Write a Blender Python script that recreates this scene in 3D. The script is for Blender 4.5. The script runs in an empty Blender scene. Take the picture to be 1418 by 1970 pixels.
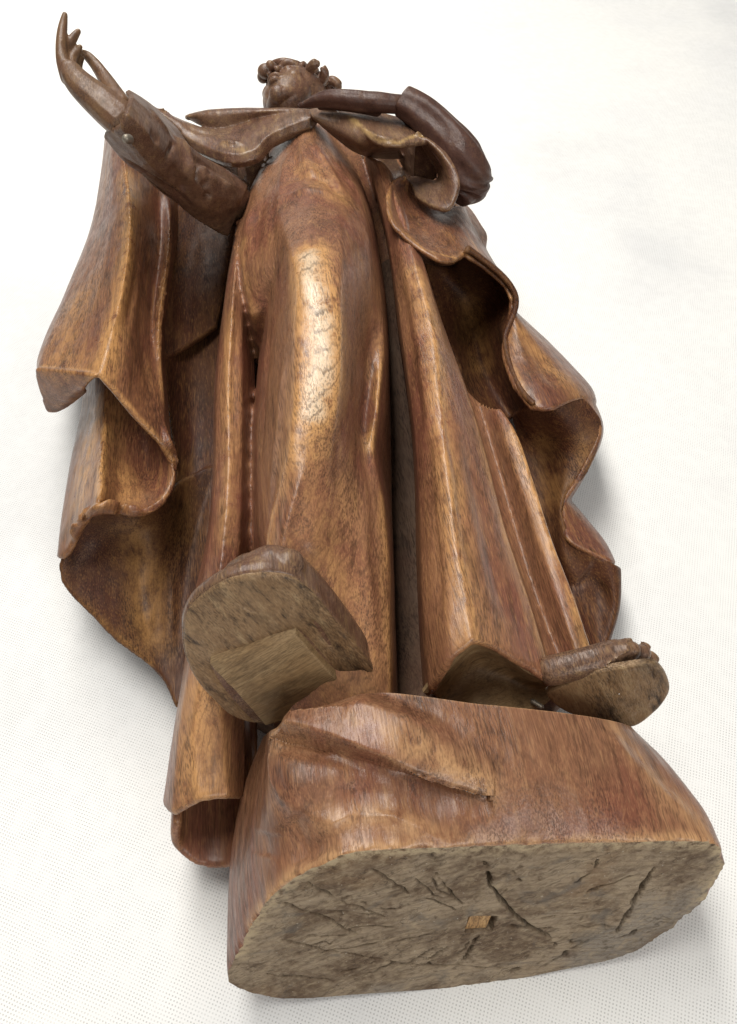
import bpy, math
import numpy as np
from mathutils import Vector, Matrix

# ------------------------------------------------------------------ camera
S = bpy.context.scene
cd = bpy.data.cameras.new('camera')
cam = bpy.data.objects.new('camera', cd)
S.collection.objects.link(cam)
cam.location = (0.0, -0.055, 0.420)
cam.rotation_euler = (math.radians(90 - 52.5), 0, 0)
cd.sensor_fit = 'HORIZONTAL'
cd.sensor_width = 36.0
cd.lens = 36.0 * 1440.0 / 1418.0
cd.clip_start = 0.01
cd.clip_end = 50
S.camera = cam

# ------------------------------------------------------------------ light
W = bpy.data.worlds.new('World')
S.world = W
W.use_nodes = True
bg = W.node_tree.nodes['Background']
bg.inputs[0].default_value = (1.0, 0.985, 0.96, 1)
bg.inputs[1].default_value = 0.16

def area(name, loc, target, sx, sy, power, col):
    l = bpy.data.lights.new(name, 'AREA')
    l.shape = 'RECTANGLE'; l.size = sx; l.size_y = sy
    l.energy = power; l.color = col
    o = bpy.data.objects.new(name, l)
    S.collection.objects.link(o)
    o.location = loc
    d = Vector(target) - Vector(loc)
    o.rotation_euler = d.to_track_quat('-Z', 'Y').to_euler()
    return o
area('ceiling_lamp', (-0.38, 1.25, 1.60), (-0.38, 1.251, 0.0), 0.55, 2.4, 46, (1.0, 0.97, 0.92))
area('front_fill', (0.75, -1.45, 1.25), (0.0, 0.2, 0.05), 1.3, 1.0, 21, (1.0, 0.98, 0.95))  # unseen fill added behind the camera to brighten faces turned towards it

vs = S.view_settings
vs.view_transform = 'Standard'; vs.look = 'None'; vs.gamma = 1.0
vs.exposure = 0.14
vs.use_curve_mapping = False
S.cycles.max_bounces = 6
S.cycles.adaptive_threshold = 0.02
S.cycles.diffuse_bounces = 3
S.cycles.glossy_bounces = 2

# ------------------------------------------------------------------ helpers
def hash3(ix, iy, iz):
    n = (ix * 374761393 + iy * 668265263 + iz * 2147483647 % 1274126177) & 0xffffffff
    n = ((n ^ (n >> 13)) * 1274126177) & 0xffffffff
    n = ((n ^ (n >> 16)) * 2246822519) & 0xffffffff
    return ((n ^ (n >> 15)) & 0xffff) / 65535.0 * 2 - 1

def vnoise(p):
    p = np.asarray(p, float)
    i = np.floor(p).astype(np.int64); f = p - i
    f = f * f * (3 - 2 * f)
    r = 0
    for dx in (0, 1):
        for dy in (0, 1):
            for dz in (0, 1):
                h = hash3(i[:, 0] + dx, i[:, 1] + dy, i[:, 2] + dz)
                w = (f[:, 0] if dx else 1 - f[:, 0]) * (f[:, 1] if dy else 1 - f[:, 1]) * (f[:, 2] if dz else 1 - f[:, 2])
                r = r + h * w
    return r

def hermite(P, t, u):
    """cubic through points P (n,...) at knots t, sampled at u"""
    P = np.asarray(P, float); n = len(P)
    m = np.zeros_like(P)
    if n == 2:
        m[:] = (P[1] - P[0]) / (t[1] - t[0])
    else:
        d = [(P[k + 1] - P[k]) / (t[k + 1] - t[k]) for k in range(n - 1)]
        for k in range(1, n - 1):
            h0, h1 = t[k] - t[k - 1], t[k + 1] - t[k]
            m[k] = (d[k - 1] * h1 + d[k] * h0) / (h0 + h1)
        m[0] = 1.5 * d[0] - 0.5 * m[1]
        m[-1] = 1.5 * d[-1] - 0.5 * m[-2]
    k = np.clip(np.searchsorted(t, u, side='right') - 1, 0, n - 2)
    h = t[k + 1] - t[k]; s = (u - t[k]) / h
    sh = (-1,) + (1,) * (P.ndim - 1)
    s = s.reshape(sh); h = h.reshape(sh)
    return ((2 * s**3 - 3 * s**2 + 1) * P[k] + (s**3 - 2 * s**2 + s) * h * m[k]
            + (-2 * s**3 + 3 * s**2) * P[k + 1] + (s**3 - s**2) * h * m[k + 1])

def knots(P):
    P = np.asarray(P, float)
    d = np.sqrt(((P[1:] - P[:-1])**2).reshape(len(P) - 1, -1, 3).sum(-1)).mean(1)
    d = np.maximum(d, 1e-3) ** 0.75
    t = np.concatenate([[0], np.cumsum(d)])
    return t / t[-1]

def loft(curves, nu, nv, sharp=(), closed=False, flat=0.0):
    """curves run lengthwise; nu samples along, nv across.  Returns grid (nv, nu, 3)"""
    cs = []
    same = len({len(c) for c in curves}) == 1
    if same and not closed:
        A = np.asarray(curves, float)                 # (m, n, 3)
        t = knots(np.transpose(A, (1, 0, 2)))
        u = np.linspace(0, 1, nu)
        cs = [hermite(c, t, u) for c in A]
    else:
        for c in curves:
            c = np.asarray(c, float)
            if closed:
                n = len(c)
                c = np.concatenate([c[-3:], c, c[:4]])
                t = np.arange(len(c)) * 1.0
                cs.append(hermite(c, t, 3 + np.linspace(0, n, nu, endpoint=False)))
            else:
                cs.append(hermite(c, knots(c), np.linspace(0, 1, nu)))
    cs = np.asarray(cs)
    brk = [0] + [s for s in sharp] + [len(cs) - 1]
    t = knots(cs)
    out = []
    for a, b in zip(brk[:-1], brk[1:]):
        seg = cs[a:b + 1]; ts = t[a:b + 1]
        k = max(2, int(round(nv * (ts[-1] - ts[0]))) + 1)
        u = np.linspace(ts[0], ts[-1], k)
        g = hermite(seg, ts, u)
        if flat:
            kk = np.clip(np.searchsorted(ts, u, side='right') - 1, 0, len(ts) - 2)
            ff = ((u - ts[kk]) / (ts[kk + 1] - ts[kk]))[:, None, None]
            g = g * (1 - flat) + flat * (seg[kk] * (1 - ff) + seg[kk + 1] * ff)
        out.append(g if not out else g[1:])
    return np.concatenate(out)

def gnormals(g, closed=False):
    if closed:
        du = np.roll(g, -1, 1) - np.roll(g, 1, 1)
    else:
        du = np.gradient(g, axis=1)
    dv = np.gradient(g, axis=0)
    n = np.cross(du, dv)
    n /= np.maximum(np.linalg.norm(n, axis=2, keepdims=True), 1e-9)
    return n

def polydist(V, L):
    """distance of points V to polyline L and parameter 0..1 along it"""
    L = np.asarray(L, float)
    best = np.full(len(V), 1e9); par = np.zeros(len(V))
    seg = np.linalg.norm(L[1:] - L[:-1], axis=1); cum = np.concatenate([[0], np.cumsum(seg)])
    for k in range(len(L) - 1):
        a, b = L[k], L[k + 1]; ab = b - a
        t = np.clip(((V - a) @ ab) / max(ab @ ab, 1e-9), 0, 1)
        d = np.linalg.norm(V - (a + t[:, None] * ab), axis=1)
        m = d < best
        best[m] = d[m]; par[m] = (cum[k] + t[m] * seg[k]) / cum[-1]
    return best, par

def carve(g, n, strokes):
    V = g.reshape(-1, 3); N = n.reshape(-1, 3)
    off = np.zeros(len(V))
    for L, w, d in strokes:
        D, t = polydist(V, L)
        fade = np.clip(np.minimum(t, 1 - t) * 5 + 0.15, 0, 1)
        off += d * (0.5 * np.exp(-(D / w)**2) + 0.5 * np.exp(-D / (0.7 * w))) * fade * 1.15
    return (V + N * off[:, None]).reshape(g.shape)

def rough(g, n, amp):
    V = g.reshape(-1, 3); N = n.reshape(-1, 3)
    s = vnoise(V * (1 / 26., 1 / 55., 1 / 26.)) * 1.0 + vnoise(V * (1 / 9., 1 / 17., 1 / 9.)) * 0.45 + vnoise(V / 3.7) * 0.10
    return (V + N * (s * amp)[:, None]).reshape(g.shape)

class MB:
    """collects quads / polygons in millimetres and links them as ONE mesh object"""
    def __init__(self):
        self.v = []; self.f = []; self.n = 0
    def add(self, V, F):
        V = np.asarray(V, float).reshape(-1, 3)
        self.v.append(V)
        self.f += [tuple(i + self.n for i in q) for q in F]
        self.n += len(V)
    def grid(self, g, closed=False, flip=False):
        a, b = g.shape[:2]
        F = []
        for i in range(a - 1):
            for j in range(b if closed else b - 1):
                k = (j + 1) % b
                q = (i * b + j, i * b + k, (i + 1) * b + k, (i + 1) * b + j)
                F.append(q[::-1] if flip else q)
        self.add(g, F)
    def sheet(self, curves, nu, nv, thick=4.0, sharp=(), strokes=(), amp=0.35, floor=None, up=True, flat=0.0, chip=True):
        """lofted skin with a real thickness and rounded rim (or a solid body down to z = floor)"""
        g = loft(curves, nu, nv, sharp, flat=flat)
        n = gnormals(g)
        flip = False
        ref = n.reshape(-1, 3).mean(0)
        if (ref[2] - 0.6 * ref[1] < 0) == bool(up):
            n = -n; flip = True
        g = rough(g, n, amp)
        if len(strokes): g = carve(g, n, strokes)
        a, b = g.shape[:2]
        if floor is None and chip:
            for sl_, inn in (((0, slice(None)), (2, slice(None))), ((-1, slice(None)), (-3, slice(None))), ((slice(None), 0), (slice(None), 2)), ((slice(None), -1), (slice(None), -3))):
                p, q = g[sl_], g[inn]
                dd = q - p; dd = dd / np.maximum(np.linalg.norm(dd, axis=1, keepdims=True), 1e-6)
                k = np.clip(vnoise(p / 5.) - 0.2, 0, 1) * 0.9 + vnoise(p / 14.) * 0.5 + np.clip(vnoise(p / 2.4 + 40) - 0.5, 0, 1) * 2.0
                g[sl_] = p + dd * k[:, None]
        if floor is not None:
            bot = g.copy(); bot[:, :, 2] = np.minimum(floor, g[:, :, 2] - 1)
            mids = []
        else:
            bot = g - n * thick
            # round the rim
            mids = [0.5]
        idx = [(0, j) for j in range(b)] + [(i, b - 1) for i in range(1, a)] + \
              [(a - 1, j) for j in range(b - 2, -1, -1)] + [(i, 0) for i in range(a - 2, 0, -1)]
        V = [g.reshape(-1, 3), bot.reshape(-1, 3)]
        F = []
        for i in range(a - 1):
            for j in range(b - 1):
                q = (i * b + j, i * b + j + 1, (i + 1) * b + j + 1, (i + 1) * b + j)
                if flip: q = q[::-1]
                F.append(q)
                F.append(tuple(x + a * b for x in q[::-1]))
        top = [i * b + j for i, j in idx]
        base = [k + a * b for k in top]
        loops = [top]
        if mids:
            R = []
            c = g.reshape(-1, 3).mean(0)
            for (i, j) in idx:
                p = g[i, j]
                ii = 1 if i == 0 else (a - 2 if i == a - 1 else i)
                jj = 1 if j == 0 else (b - 2 if j == b - 1 else j)
                o = p - g[ii, jj]; o /= max(np.linalg.norm(o), 1e-9)
                R.append((p + bot[i, j]) / 2 + o * thick * 0.38)
            V.append(np.asarray(R)); s0 = 2 * a * b
            loops.append([s0 + k for k in range(len(idx))])
        loops.append(base)
        for A, B in zip(loops[:-1], loops[1:]):
            m = len(A)
            for k in range(m):
                q = (A[k], B[k], B[(k + 1) % m], A[(k + 1) % m])
                F.append(q[::-1] if flip else q)
        self.add(np.concatenate(V), F)
    def capsule(self, path, radii, seg=14, cap=5, squash=None):
        """tapered tube with round ends along a path"""
        P = np.asarray(path, float); R = np.asarray(radii, float)
        m = max(8, len(P) * 5)
        t = knots(P); u = np.linspace(0, 1, m)
        P = hermite(P, t, u); R = hermite(R[:, None], t, u)[:, 0]
        T = np.gradient(P, axis=0); T /= np.linalg.norm(T, axis=1, keepdims=True)
        up = np.array([0.13, 0.21, 0.97]) if squash is None else np.asarray(squash[0], float)
        rings = []
        def ring(c, tdir, r):
            x = np.cross(tdir, up); x /= np.linalg.norm(x); y = np.cross(x, tdir)
            k = 1.0 if squash is None else squash[1]
            a = np.linspace(0, 2 * np.pi, seg, endpoint=False)
            return c + r * (np.cos(a)[:, None] * x + k * np.sin(a)[:, None] * y)
        for k in range(cap):
            a = np.pi / 2 * (1 - k / cap)
            rings.append(ring(P[0] - T[0] * R[0] * math.sin(a) * 0.9, T[0], max(R[0] * math.cos(a), 0.02)))
        for k in range(m): rings.append(ring(P[k], T[k], R[k]))
        for k in range(cap):
            a = np.pi / 2 * (k + 1) / cap
            rings.append(ring(P[-1] + T[-1] * R[-1] * math.sin(a) * 0.9, T[-1], max(R[-1] * math.cos(a), 0.02)))
        g = np.asarray(rings)
        self.grid(g, closed=True)
        s = self.n - len(g) * seg
        self.f.append(tuple(s + k for k in range(seg))[::-1])
        e = self.n - seg
        self.f.append(tuple(e + k for k in range(seg)))
    def ball(self, c, r, rot=None, seg=20, rings=12):
        a = np.linspace(0, 2 * np.pi, seg, endpoint=False); G = []
        for k in range(rings + 1):
            t = np.pi * (0.002 + 0.996 * k / rings)
            G.append(np.stack([np.sin(t) * np.cos(a) * r[0], np.sin(t) * np.sin(a) * r[1], np.full(seg, np.cos(t)) * r[2]], 1))
        G = np.asarray(G)
        if rot is not None:
            G = G @ np.asarray(rot.to_matrix() if hasattr(rot, 'to_matrix') else rot).T
        G = G + np.asarray(c, float)
        self.grid(G, closed=True, flip=True)
        s = self.n - (rings + 1) * seg
        self.f.append(tuple(s + k for k in range(seg))); self.f.append(tuple(s + rings * seg + k for k in range(seg))[::-1])
    def build(self, name, mat, parent=None, sharp=38, remesh=None, smooth=0, wear=()):
        me = bpy.data.meshes.new(name)
        me.from_pydata((np.concatenate(self.v) * 0.001).tolist(), [], self.f)
        me.update()
        if remesh:
            tmp = bpy.data.objects.new('tmp', me); S.collection.objects.link(tmp)
            m = tmp.modifiers.new('r', 'REMESH'); m.mode = 'VOXEL'; m.voxel_size = remesh * 0.001
            if smooth:
                m = tmp.modifiers.new('s', 'SMOOTH'); m.iterations = smooth; m.factor = 0.5
            dg = bpy.context.evaluated_depsgraph_get(); dg.update()
            me2 = bpy.data.meshes.new_from_object(tmp.evaluated_get(dg))
            bpy.data.objects.remove(tmp); bpy.data.meshes.remove(me); me = me2; me.name = name
        me.polygons.foreach_set('use_smooth', [True] * len(me.polygons))
        if sharp: me.set_sharp_from_angle(angle=math.radians(sharp))
        me.materials.clear(); me.materials.append(mat)
        if len(wear):
            co = np.empty(len(me.vertices) * 3, np.float32); me.vertices.foreach_get('co', co)
            V = co.reshape(-1, 3).astype(float) * 1000
            w = np.zeros(len(V))
            for L, r, a in wear:
                L = np.asarray(L, float)
                m = ((V > L.min(0) - 2.5 * r) & (V < L.max(0) + 2.5 * r)).all(1)
                if not m.any(): continue
                Dd, tt = polydist(V[m], L)
                w[m] = np.maximum(w[m], a * np.exp(-(Dd / r)**2))
            at = me.attributes.new('wear', 'FLOAT', 'POINT'); at.data.foreach_set('value', w.astype(np.float32))
        o = bpy.data.objects.new(name, me)
        S.collection.objects.link(o)
        if parent is not None:
            o.parent = parent
            # every mesh keeps world coordinates: only the top Empty is moved
            loc = parent.location if parent.parent is None else Vector((0, 0, 0))
            o.matrix_parent_inverse = Matrix.Translation(-loc)
        return o

# ------------------------------------------------------------------ materials
class NT:
    def __init__(self, name):
        self.m = bpy.data.materials.new(name); self.m.use_nodes = True
        self.t = self.m.node_tree; self.b = self.t.nodes['Principled BSDF']
    def n(self, kind, **kw):
        x = self.t.nodes.new(kind)
        for k, v in kw.items(): setattr(x, k, v)
        return x
    def l(self, a, b): self.t.links.new(a, b)
    def val(self, x):
        return x
    def math(self, op, a, b=None, c=None, clamp=False):
        x = self.n('ShaderNodeMath', operation=op, use_clamp=clamp)
        for i, k in enumerate((a, b, c)):
            if k is None: continue
            if isinstance(k, (int, float)): x.inputs[i].default_value = k
            else: self.l(k, x.inputs[i])
        return x.outputs[0]
    def coords(self, rotz=0.0, scale=(1, 1, 1)):
        tc = self.n('ShaderNodeTexCoord'); mp = self.n('ShaderNodeMapping')
        mp.inputs['Rotation'].default_value = (0, 0, rotz)
        mp.inputs['Scale'].default_value = scale
        self.l(tc.outputs['Object'], mp.inputs['Vector'])
        return mp.outputs[0]
    def scaled(self, v, s):
        mp = self.n('ShaderNodeMapping'); mp.inputs['Scale'].default_value = s
        self.l(v, mp.inputs['Vector']); return mp.outputs[0]
    def noise(self, v, scale, detail=3, rough=0.55, dist=0.0):
        x = self.n('ShaderNodeTexNoise')
        x.inputs['Scale'].default_value = scale; x.inputs['Detail'].default_value = detail
        x.inputs['Roughness'].default_value = rough; x.inputs['Distortion'].default_value = dist
        self.l(v, x.inputs['Vector']); return x.outputs[0]
    def ramp(self, f, a, b, lo=0.0, hi=1.0):
        x = self.n('ShaderNodeMapRange', interpolation_type='SMOOTHSTEP')
        x.inputs[1].default_value = a; x.inputs[2].default_value = b
        x.inputs[3].default_value = lo; x.inputs[4].default_value = hi
        self.l(f, x.inputs[0]); return x.outputs[0]
    def mix(self, f, a, b, mode='MIX'):
        x = self.n('ShaderNodeMix', data_type='RGBA', blend_type=mode)
        if isinstance(f, (int, float)): x.inputs[0].default_value = f
        else: self.l(f, x.inputs[0])
        for k, c in ((6, a), (7, b)):
            if isinstance(c, tuple): x.inputs[k].default_value = c + (1,) if len(c) == 3 else c
            else: self.l(c, x.inputs[k])
        return x.outputs[2]

AXIS = math.radians(-9)
def wood(name, dark, mid, red, light, wear=0.8, fleck=0.7, rings=0.35, rough=0.36, stain=0.5, seed=0.0, bump=0.35, rot=None, stk=0.34, spec=0.38, chis=0.25):
    t = NT(name)
    v = t.coords(AXIS)
    if rot is not None:
        m0 = t.n('ShaderNodeMapping'); m0.inputs['Rotation'].default_value = rot
        t.l(v, m0.inputs['Vector']); v = m0.outputs[0]
    mp = t.n('ShaderNodeMapping'); mp.inputs['Location'].default_value = (seed, seed * .7, seed * .3)
    t.l(v, mp.inputs['Vector']); vv = mp.outputs[0]
    grain = t.noise(t.scaled(vv, (1, 0.085, 1)), 1500, 2, 0.6)
    streak = t.noise(t.scaled(vv, (1, 0.05, 1)), 230, 4, 0.62, 0.2)
    tone = t.noise(t.scaled(vv, (1, 0.45, 1)), 24, 3, 0.55, 0.4)
    blot = t.noise(t.scaled(vv, (1, 0.6, 1)), 42, 5, 0.62, 0.5)
    # growth rings about the trunk axis
    sx = t.n('ShaderNodeSeparateXYZ'); t.l(v, sx.inputs[0])
    warp = t.noise(t.scaled(v, (1, 0.3, 1)), 55, 4, 0.6)
    dx = t.math('ADD', sx.outputs[0], -0.02)
    rad = t.math('SQRT', t.math('ADD', t.math('MULTIPLY', dx, dx), t.math('MULTIPLY', sx.outputs[2], sx.outputs[2])))
    ph = t.math('ADD', t.math('MULTIPLY', rad, 2300.0), t.math('MULTIPLY', warp, 22.0))
    ring = t.math('MULTIPLY_ADD', t.math('SINE', ph), 0.5, 0.5)
    c = t.mix(t.ramp(tone, 0.40, 0.62), mid, red)
    c = t.mix(t.math('MULTIPLY', t.ramp(blot, 0.50, 0.70), stain), c, dark)
    c = t.mix(t.math('MULTIPLY', t.ramp(streak, 0.50, 0.78), stk), c, light)
    c = t.mix(t.math('MULTIPLY', t.ramp(streak, 0.47, 0.28), stk * 1.3), c, dark)
    geo = t.n('ShaderNodeNewGeometry')
    wn = t.noise(vv, 90, 4, 0.68)
    at = t.n('ShaderNodeAttribute', attribute_name='wear')
    edge = t.math('ADD', geo.outputs['Pointiness'], t.math('MULTIPLY_ADD', wn, 0.16, -0.08))
    w = t.math('MULTIPLY', t.ramp(edge, 0.515, 0.585), wear * 0.8)
    w2 = t.math('MULTIPLY', at.outputs['Fac'], t.ramp(t.math('ADD', wn, t.math('MULTIPLY', streak, 0.7)), 0.55, 1.0))
    w2 = t.math('MULTIPLY', w2, 1.35, clamp=True)
    knee_glint = t.math('MULTIPLY', t.math('MULTIPLY', t.math('SUBTRACT', at.outputs['Fac'], 1.0, clamp=True), 1.6, clamp=True), t.ramp(t.math('ADD', t.math('ADD', wn, t.math('MULTIPLY', streak, 0.6)), t.math('MULTIPLY', at.outputs['Fac'], 0.25)), 0.90, 1.30), clamp=True)
    patch = t.math('MULTIPLY', t.ramp(blot, 0.43, 0.30), wear * 0.3)
    c = t.mix(patch, c, light)
    c = t.mix(w, c, light)
    c = t.mix(w2, c, light)
    c = t.mix(knee_glint, c, (0.70, 0.53, 0.36))  # knee highlight painted as pale colour over the worn wood
    pore = t.math('MULTIPLY', t.ramp(grain, 0.53, 0.37), t.ramp(warp, 0.40, 0.60, 0.35, 1.0))
    c = t.mix(t.math('MULTIPLY', pore, fleck), c, dark)
    c = t.mix(t.math('MULTIPLY', t.ramp(grain, 0.53, 0.72), fleck * 0.55), c, light)
    rl = t.math('MULTIPLY', t.ramp(ring, 0.80, 1.0), t.ramp(wn, 0.36, 0.62))
    c = t.mix(t.math('MULTIPLY', rl, t.math('ADD', rings, t.math('MULTIPLY', knee_glint, 0.28)), clamp=True), c, dark)
    t.l(c, t.b.inputs['Base Color'])
    r = t.math('ADD', rough, t.math('MULTIPLY_ADD', wn, 0.40, -0.20))
    r = t.math('SUBTRACT', r, t.math('MULTIPLY', at.outputs['Fac'], 0.07))
    r = t.math('ADD', r, t.math('MULTIPLY', pore, 0.10), clamp=True)
    t.l(r, t.b.inputs['Roughness'])
    t.b.inputs['Specular IOR Level'].default_value = spec
    vo = t.n('ShaderNodeTexVoronoi', feature='F1'); vo.inputs['Scale'].default_value = 130
    t.l(t.scaled(vv, (1, 0.45, 1)), vo.inputs['Vector'])
    b2 = t.n('ShaderNodeBump'); b2.inputs['Strength'].default_value = chis; b2.inputs['Distance'].default_value = 0.0012
    t.l(t.math('ADD', vo.outputs['Distance'], t.math('MULTIPLY', wn, 0.8)), b2.inputs['Height'])
    bp = t.n('ShaderNodeBump'); bp.inputs['Strength'].default_value = bump; bp.inputs['Distance'].default_value = 0.0006
    h = t.math('SUBTRACT', t.math('MULTIPLY', streak, 0.9), t.math('MULTIPLY', pore, 0.22))
    t.l(h, bp.inputs['Height']); t.l(b2.outputs[0], bp.inputs['Normal']); t.l(bp.outputs[0], t.b.inputs['Normal'])
    return t.m

D = (0.030, 0.013, 0.006)
M_robe = wood('robe_wood', (0.045, 0.020, 0.008), (0.246, 0.113, 0.059), (0.200, 0.074, 0.046), (0.519, 0.275, 0.109), wear=0.45, stain=0.42, fleck=0.62, stk=0.42)
M_cloak = wood('cloak_wood', D, (0.182, 0.077, 0.038), (0.148, 0.053, 0.031), (0.466, 0.240, 0.088), wear=0.6, stain=0.6, seed=3.1, fleck=0.6, stk=0.40)
M_cape = wood('cape_wood', D, (0.155, 0.085, 0.053), (0.127, 0.060, 0.039), (0.36, 0.23, 0.10), wear=0.6, stain=0.4, seed=5.7, fleck=0.65, rings=0.15, chis=0.5, stk=0.45)
M_sleeve = wood('sleeve_wood', D, (0.121, 0.063, 0.038), (0.098, 0.044, 0.028), (0.28, 0.17, 0.075), wear=0.6, stain=0.5, seed=6.7, fleck=0.5, rings=0.1, rough=0.45, chis=0.55, stk=0.4, spec=0.25)
M_inner_shade = wood('inner_shade_wood', (0.016, 0.006, 0.003), (0.086, 0.034, 0.015), (0.068, 0.022, 0.011), (0.27, 0.135, 0.045), wear=0.5, stain=0.55, seed=4.4, rings=0.2, rough=0.52, spec=0.22)  # darker stain for inner cloak faces, recess shade put into the colour
M_core_shade = wood('core_shade_wood', (0.020, 0.012, 0.008), (0.128, 0.075, 0.048), (0.105, 0.054, 0.033), (0.17, 0.11, 0.06), wear=0.3, stain=0.5, seed=4.9, rings=0.1, rough=0.6, spec=0.15)  # darker robe core, shade of the deep fold channel put into the colour
M_skin = wood('hand_wood', D, (0.149, 0.080, 0.039), (0.117, 0.057, 0.032), (0.24, 0.15, 0.06), wear=0.3, stain=0.2, seed=8.2, fleck=0.5, rings=0.15, rough=0.42, chis=0.5, stk=0.4)
M_dark = wood('dark_wood', (0.025, 0.012, 0.009), (0.070, 0.032, 0.024), (0.075, 0.034, 0.024), (0.16, 0.09, 0.05), wear=0.4, stain=0.3, seed=9.2, fleck=0.45, rings=0.1, rough=0.42, chis=0.5, stk=0.4, spec=0.3)
M_plinth = wood('plinth_wood', D, (0.222, 0.102, 0.054), (0.193, 0.070, 0.040), (0.445, 0.250, 0.120), wear=0.7, stain=0.35, seed=12.4, rings=0.2, fleck=0.55, chis=0.5, stk=0.42)
M_raw = wood('raw_wood', (0.060, 0.034, 0.015), (0.270, 0.175, 0.085), (0.225, 0.135, 0.060), (0.42, 0.30, 0.16), wear=0.3, stain=0.5, seed=15.5, rings=0.25, rough=0.55, stk=0.5, fleck=0.4, rot=(math.radians(90), 0, math.radians(-55)))

M_sole = wood('sole_wood', (0.030, 0.016, 0.008), (0.240, 0.146, 0.072), (0.182, 0.101, 0.047), (0.40, 0.28, 0.15), wear=0.4, stain=0.6, seed=17.5, rings=0.1, rough=0.5, stk=0.8, fleck=0.5, chis=0.6, bump=0.7, rot=(math.radians(90), 0, math.radians(25)))
M_plug = wood('plug_wood', (0.10, 0.05, 0.02), (0.36, 0.20, 0.075), (0.30, 0.16, 0.06), (0.50, 0.32, 0.14), wear=0.2, stain=0.6, seed=19.5, rings=0.6, rough=0.7, stk=0.8, rot=(math.radians(90), 0, 0))
def endgrain():
    t = NT('end_grain')
    v = t.coords()
    blot = t.noise(v, 40, 5, 0.66, 0.6); fine = t.noise(v, 240, 4, 0.65); big = t.noise(v, 14, 3, 0.5)
    pit = t.noise(v, 620, 3, 0.7)
    c = t.mix(t.ramp(blot, 0.36, 0.62), (0.125, 0.082, 0.050), (0.290, 0.222, 0.150))
    c = t.mix(t.ramp(big, 0.56, 0.68, 0, 0.65), c, (0.22, 0.195, 0.165))
    c = t.mix(t.ramp(big, 0.42, 0.32, 0, 0.6), c, (0.15, 0.08, 0.035))
    c = t.mix(t.ramp(fine, 0.48, 0.68, 0, 0.55), c, (0.33, 0.255, 0.165))
    c = t.mix(t.ramp(fine, 0.45, 0.30, 0, 0.6), c, (0.07, 0.042, 0.022))
    vr = t.coords(0, (1, 1, 1)); mp = t.n('ShaderNodeMapping'); mp.inputs['Rotation'].default_value = (0, math.radians(32), 0)
    t.l(vr, mp.inputs['Vector'])
    lin = t.noise(t.scaled(mp.outputs[0], (0.10, 1, 1)), 330, 4, 0.62, 0.3)
    fis = t.noise(t.scaled(mp.outputs[0], (0.16, 1, 1)), 70, 4, 0.6, 0.5)
    c = t.mix(t.ramp(lin, 0.48, 0.30, 0, 0.5), c, (0.065, 0.038, 0.020))
    c = t.mix(t.ramp(lin, 0.54, 0.72, 0, 0.5), c, (0.36, 0.275, 0.175))
    fl = t.math('ABSOLUTE', t.math('SUBTRACT', fis, 0.5))
    c = t.mix(t.ramp(fl, 0.008, 0.002, 0, 0.45), c, (0.03, 0.018, 0.010))
    sx = t.n('ShaderNodeSeparateXYZ'); t.l(v, sx.inputs[0])
    gx = t.math('ADD', sx.outputs[0], -0.06); gz = t.math('ADD', sx.outputs[2], 0.16)
    gr = t.math('SQRT', t.math('ADD', t.math('MULTIPLY', gx, gx), t.math('MULTIPLY', gz, gz)))
    rg = t.math('SINE', t.math('ADD', t.math('MULTIPLY', gr, 1900.0), t.math('MULTIPLY', blot, 16.0)))
    c = t.mix(t.ramp(rg, 0.3, 1.0, 0, 0.22), c, (0.075, 0.045, 0.024))
    grey = t.noise(v, 46, 4, 0.6, 0.8)
    c = t.mix(t.ramp(grey, 0.58, 0.70, 0, 0.6), c, (0.105, 0.092, 0.080))
    c = t.mix(t.ramp(pit, 0.66, 0.74, 0, 0.7), c, (0.50, 0.45, 0.37))
    at = t.n('ShaderNodeAttribute', attribute_name='wear')
    c = t.mix(t.math('MULTIPLY', at.outputs['Fac'], t.ramp(fine, 0.36, 0.6)), c, (0.44, 0.345, 0.215))
    at2 = t.n('ShaderNodeAttribute', attribute_name='split')
    c = t.mix(at2.outputs['Fac'], c, (0.022, 0.013, 0.008))
    t.l(c, t.b.inputs['Base Color'])
    t.b.inputs['Roughness'].default_value = 0.82
    t.b.inputs['Specular IOR Level'].default_value = 0.25
    bp = t.n('ShaderNodeBump'); bp.inputs['Strength'].default_value = 0.8; bp.inputs['Distance'].default_value = 0.0015
    t.l(t.math('ADD', t.math('ADD', fine, lin), t.math('MULTIPLY', pit, 0.5)), bp.inputs['Height']); t.l(bp.outputs[0], t.b.inputs['Normal'])
    return t.m
M_end = endgrain()

def metal():
    t = NT('screw_metal')
    t.b.inputs['Base Color'].default_value = (0.24, 0.21, 0.17, 1)
    t.b.inputs['Metallic'].default_value = 0.8
    v = t.coords(); n = t.noise(v, 900, 3)
    t.l(t.ramp(n, 0.3, 0.7, 0.45, 0.75), t.b.inputs['Roughness'])
    return t.m
M_metal = metal()

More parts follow.
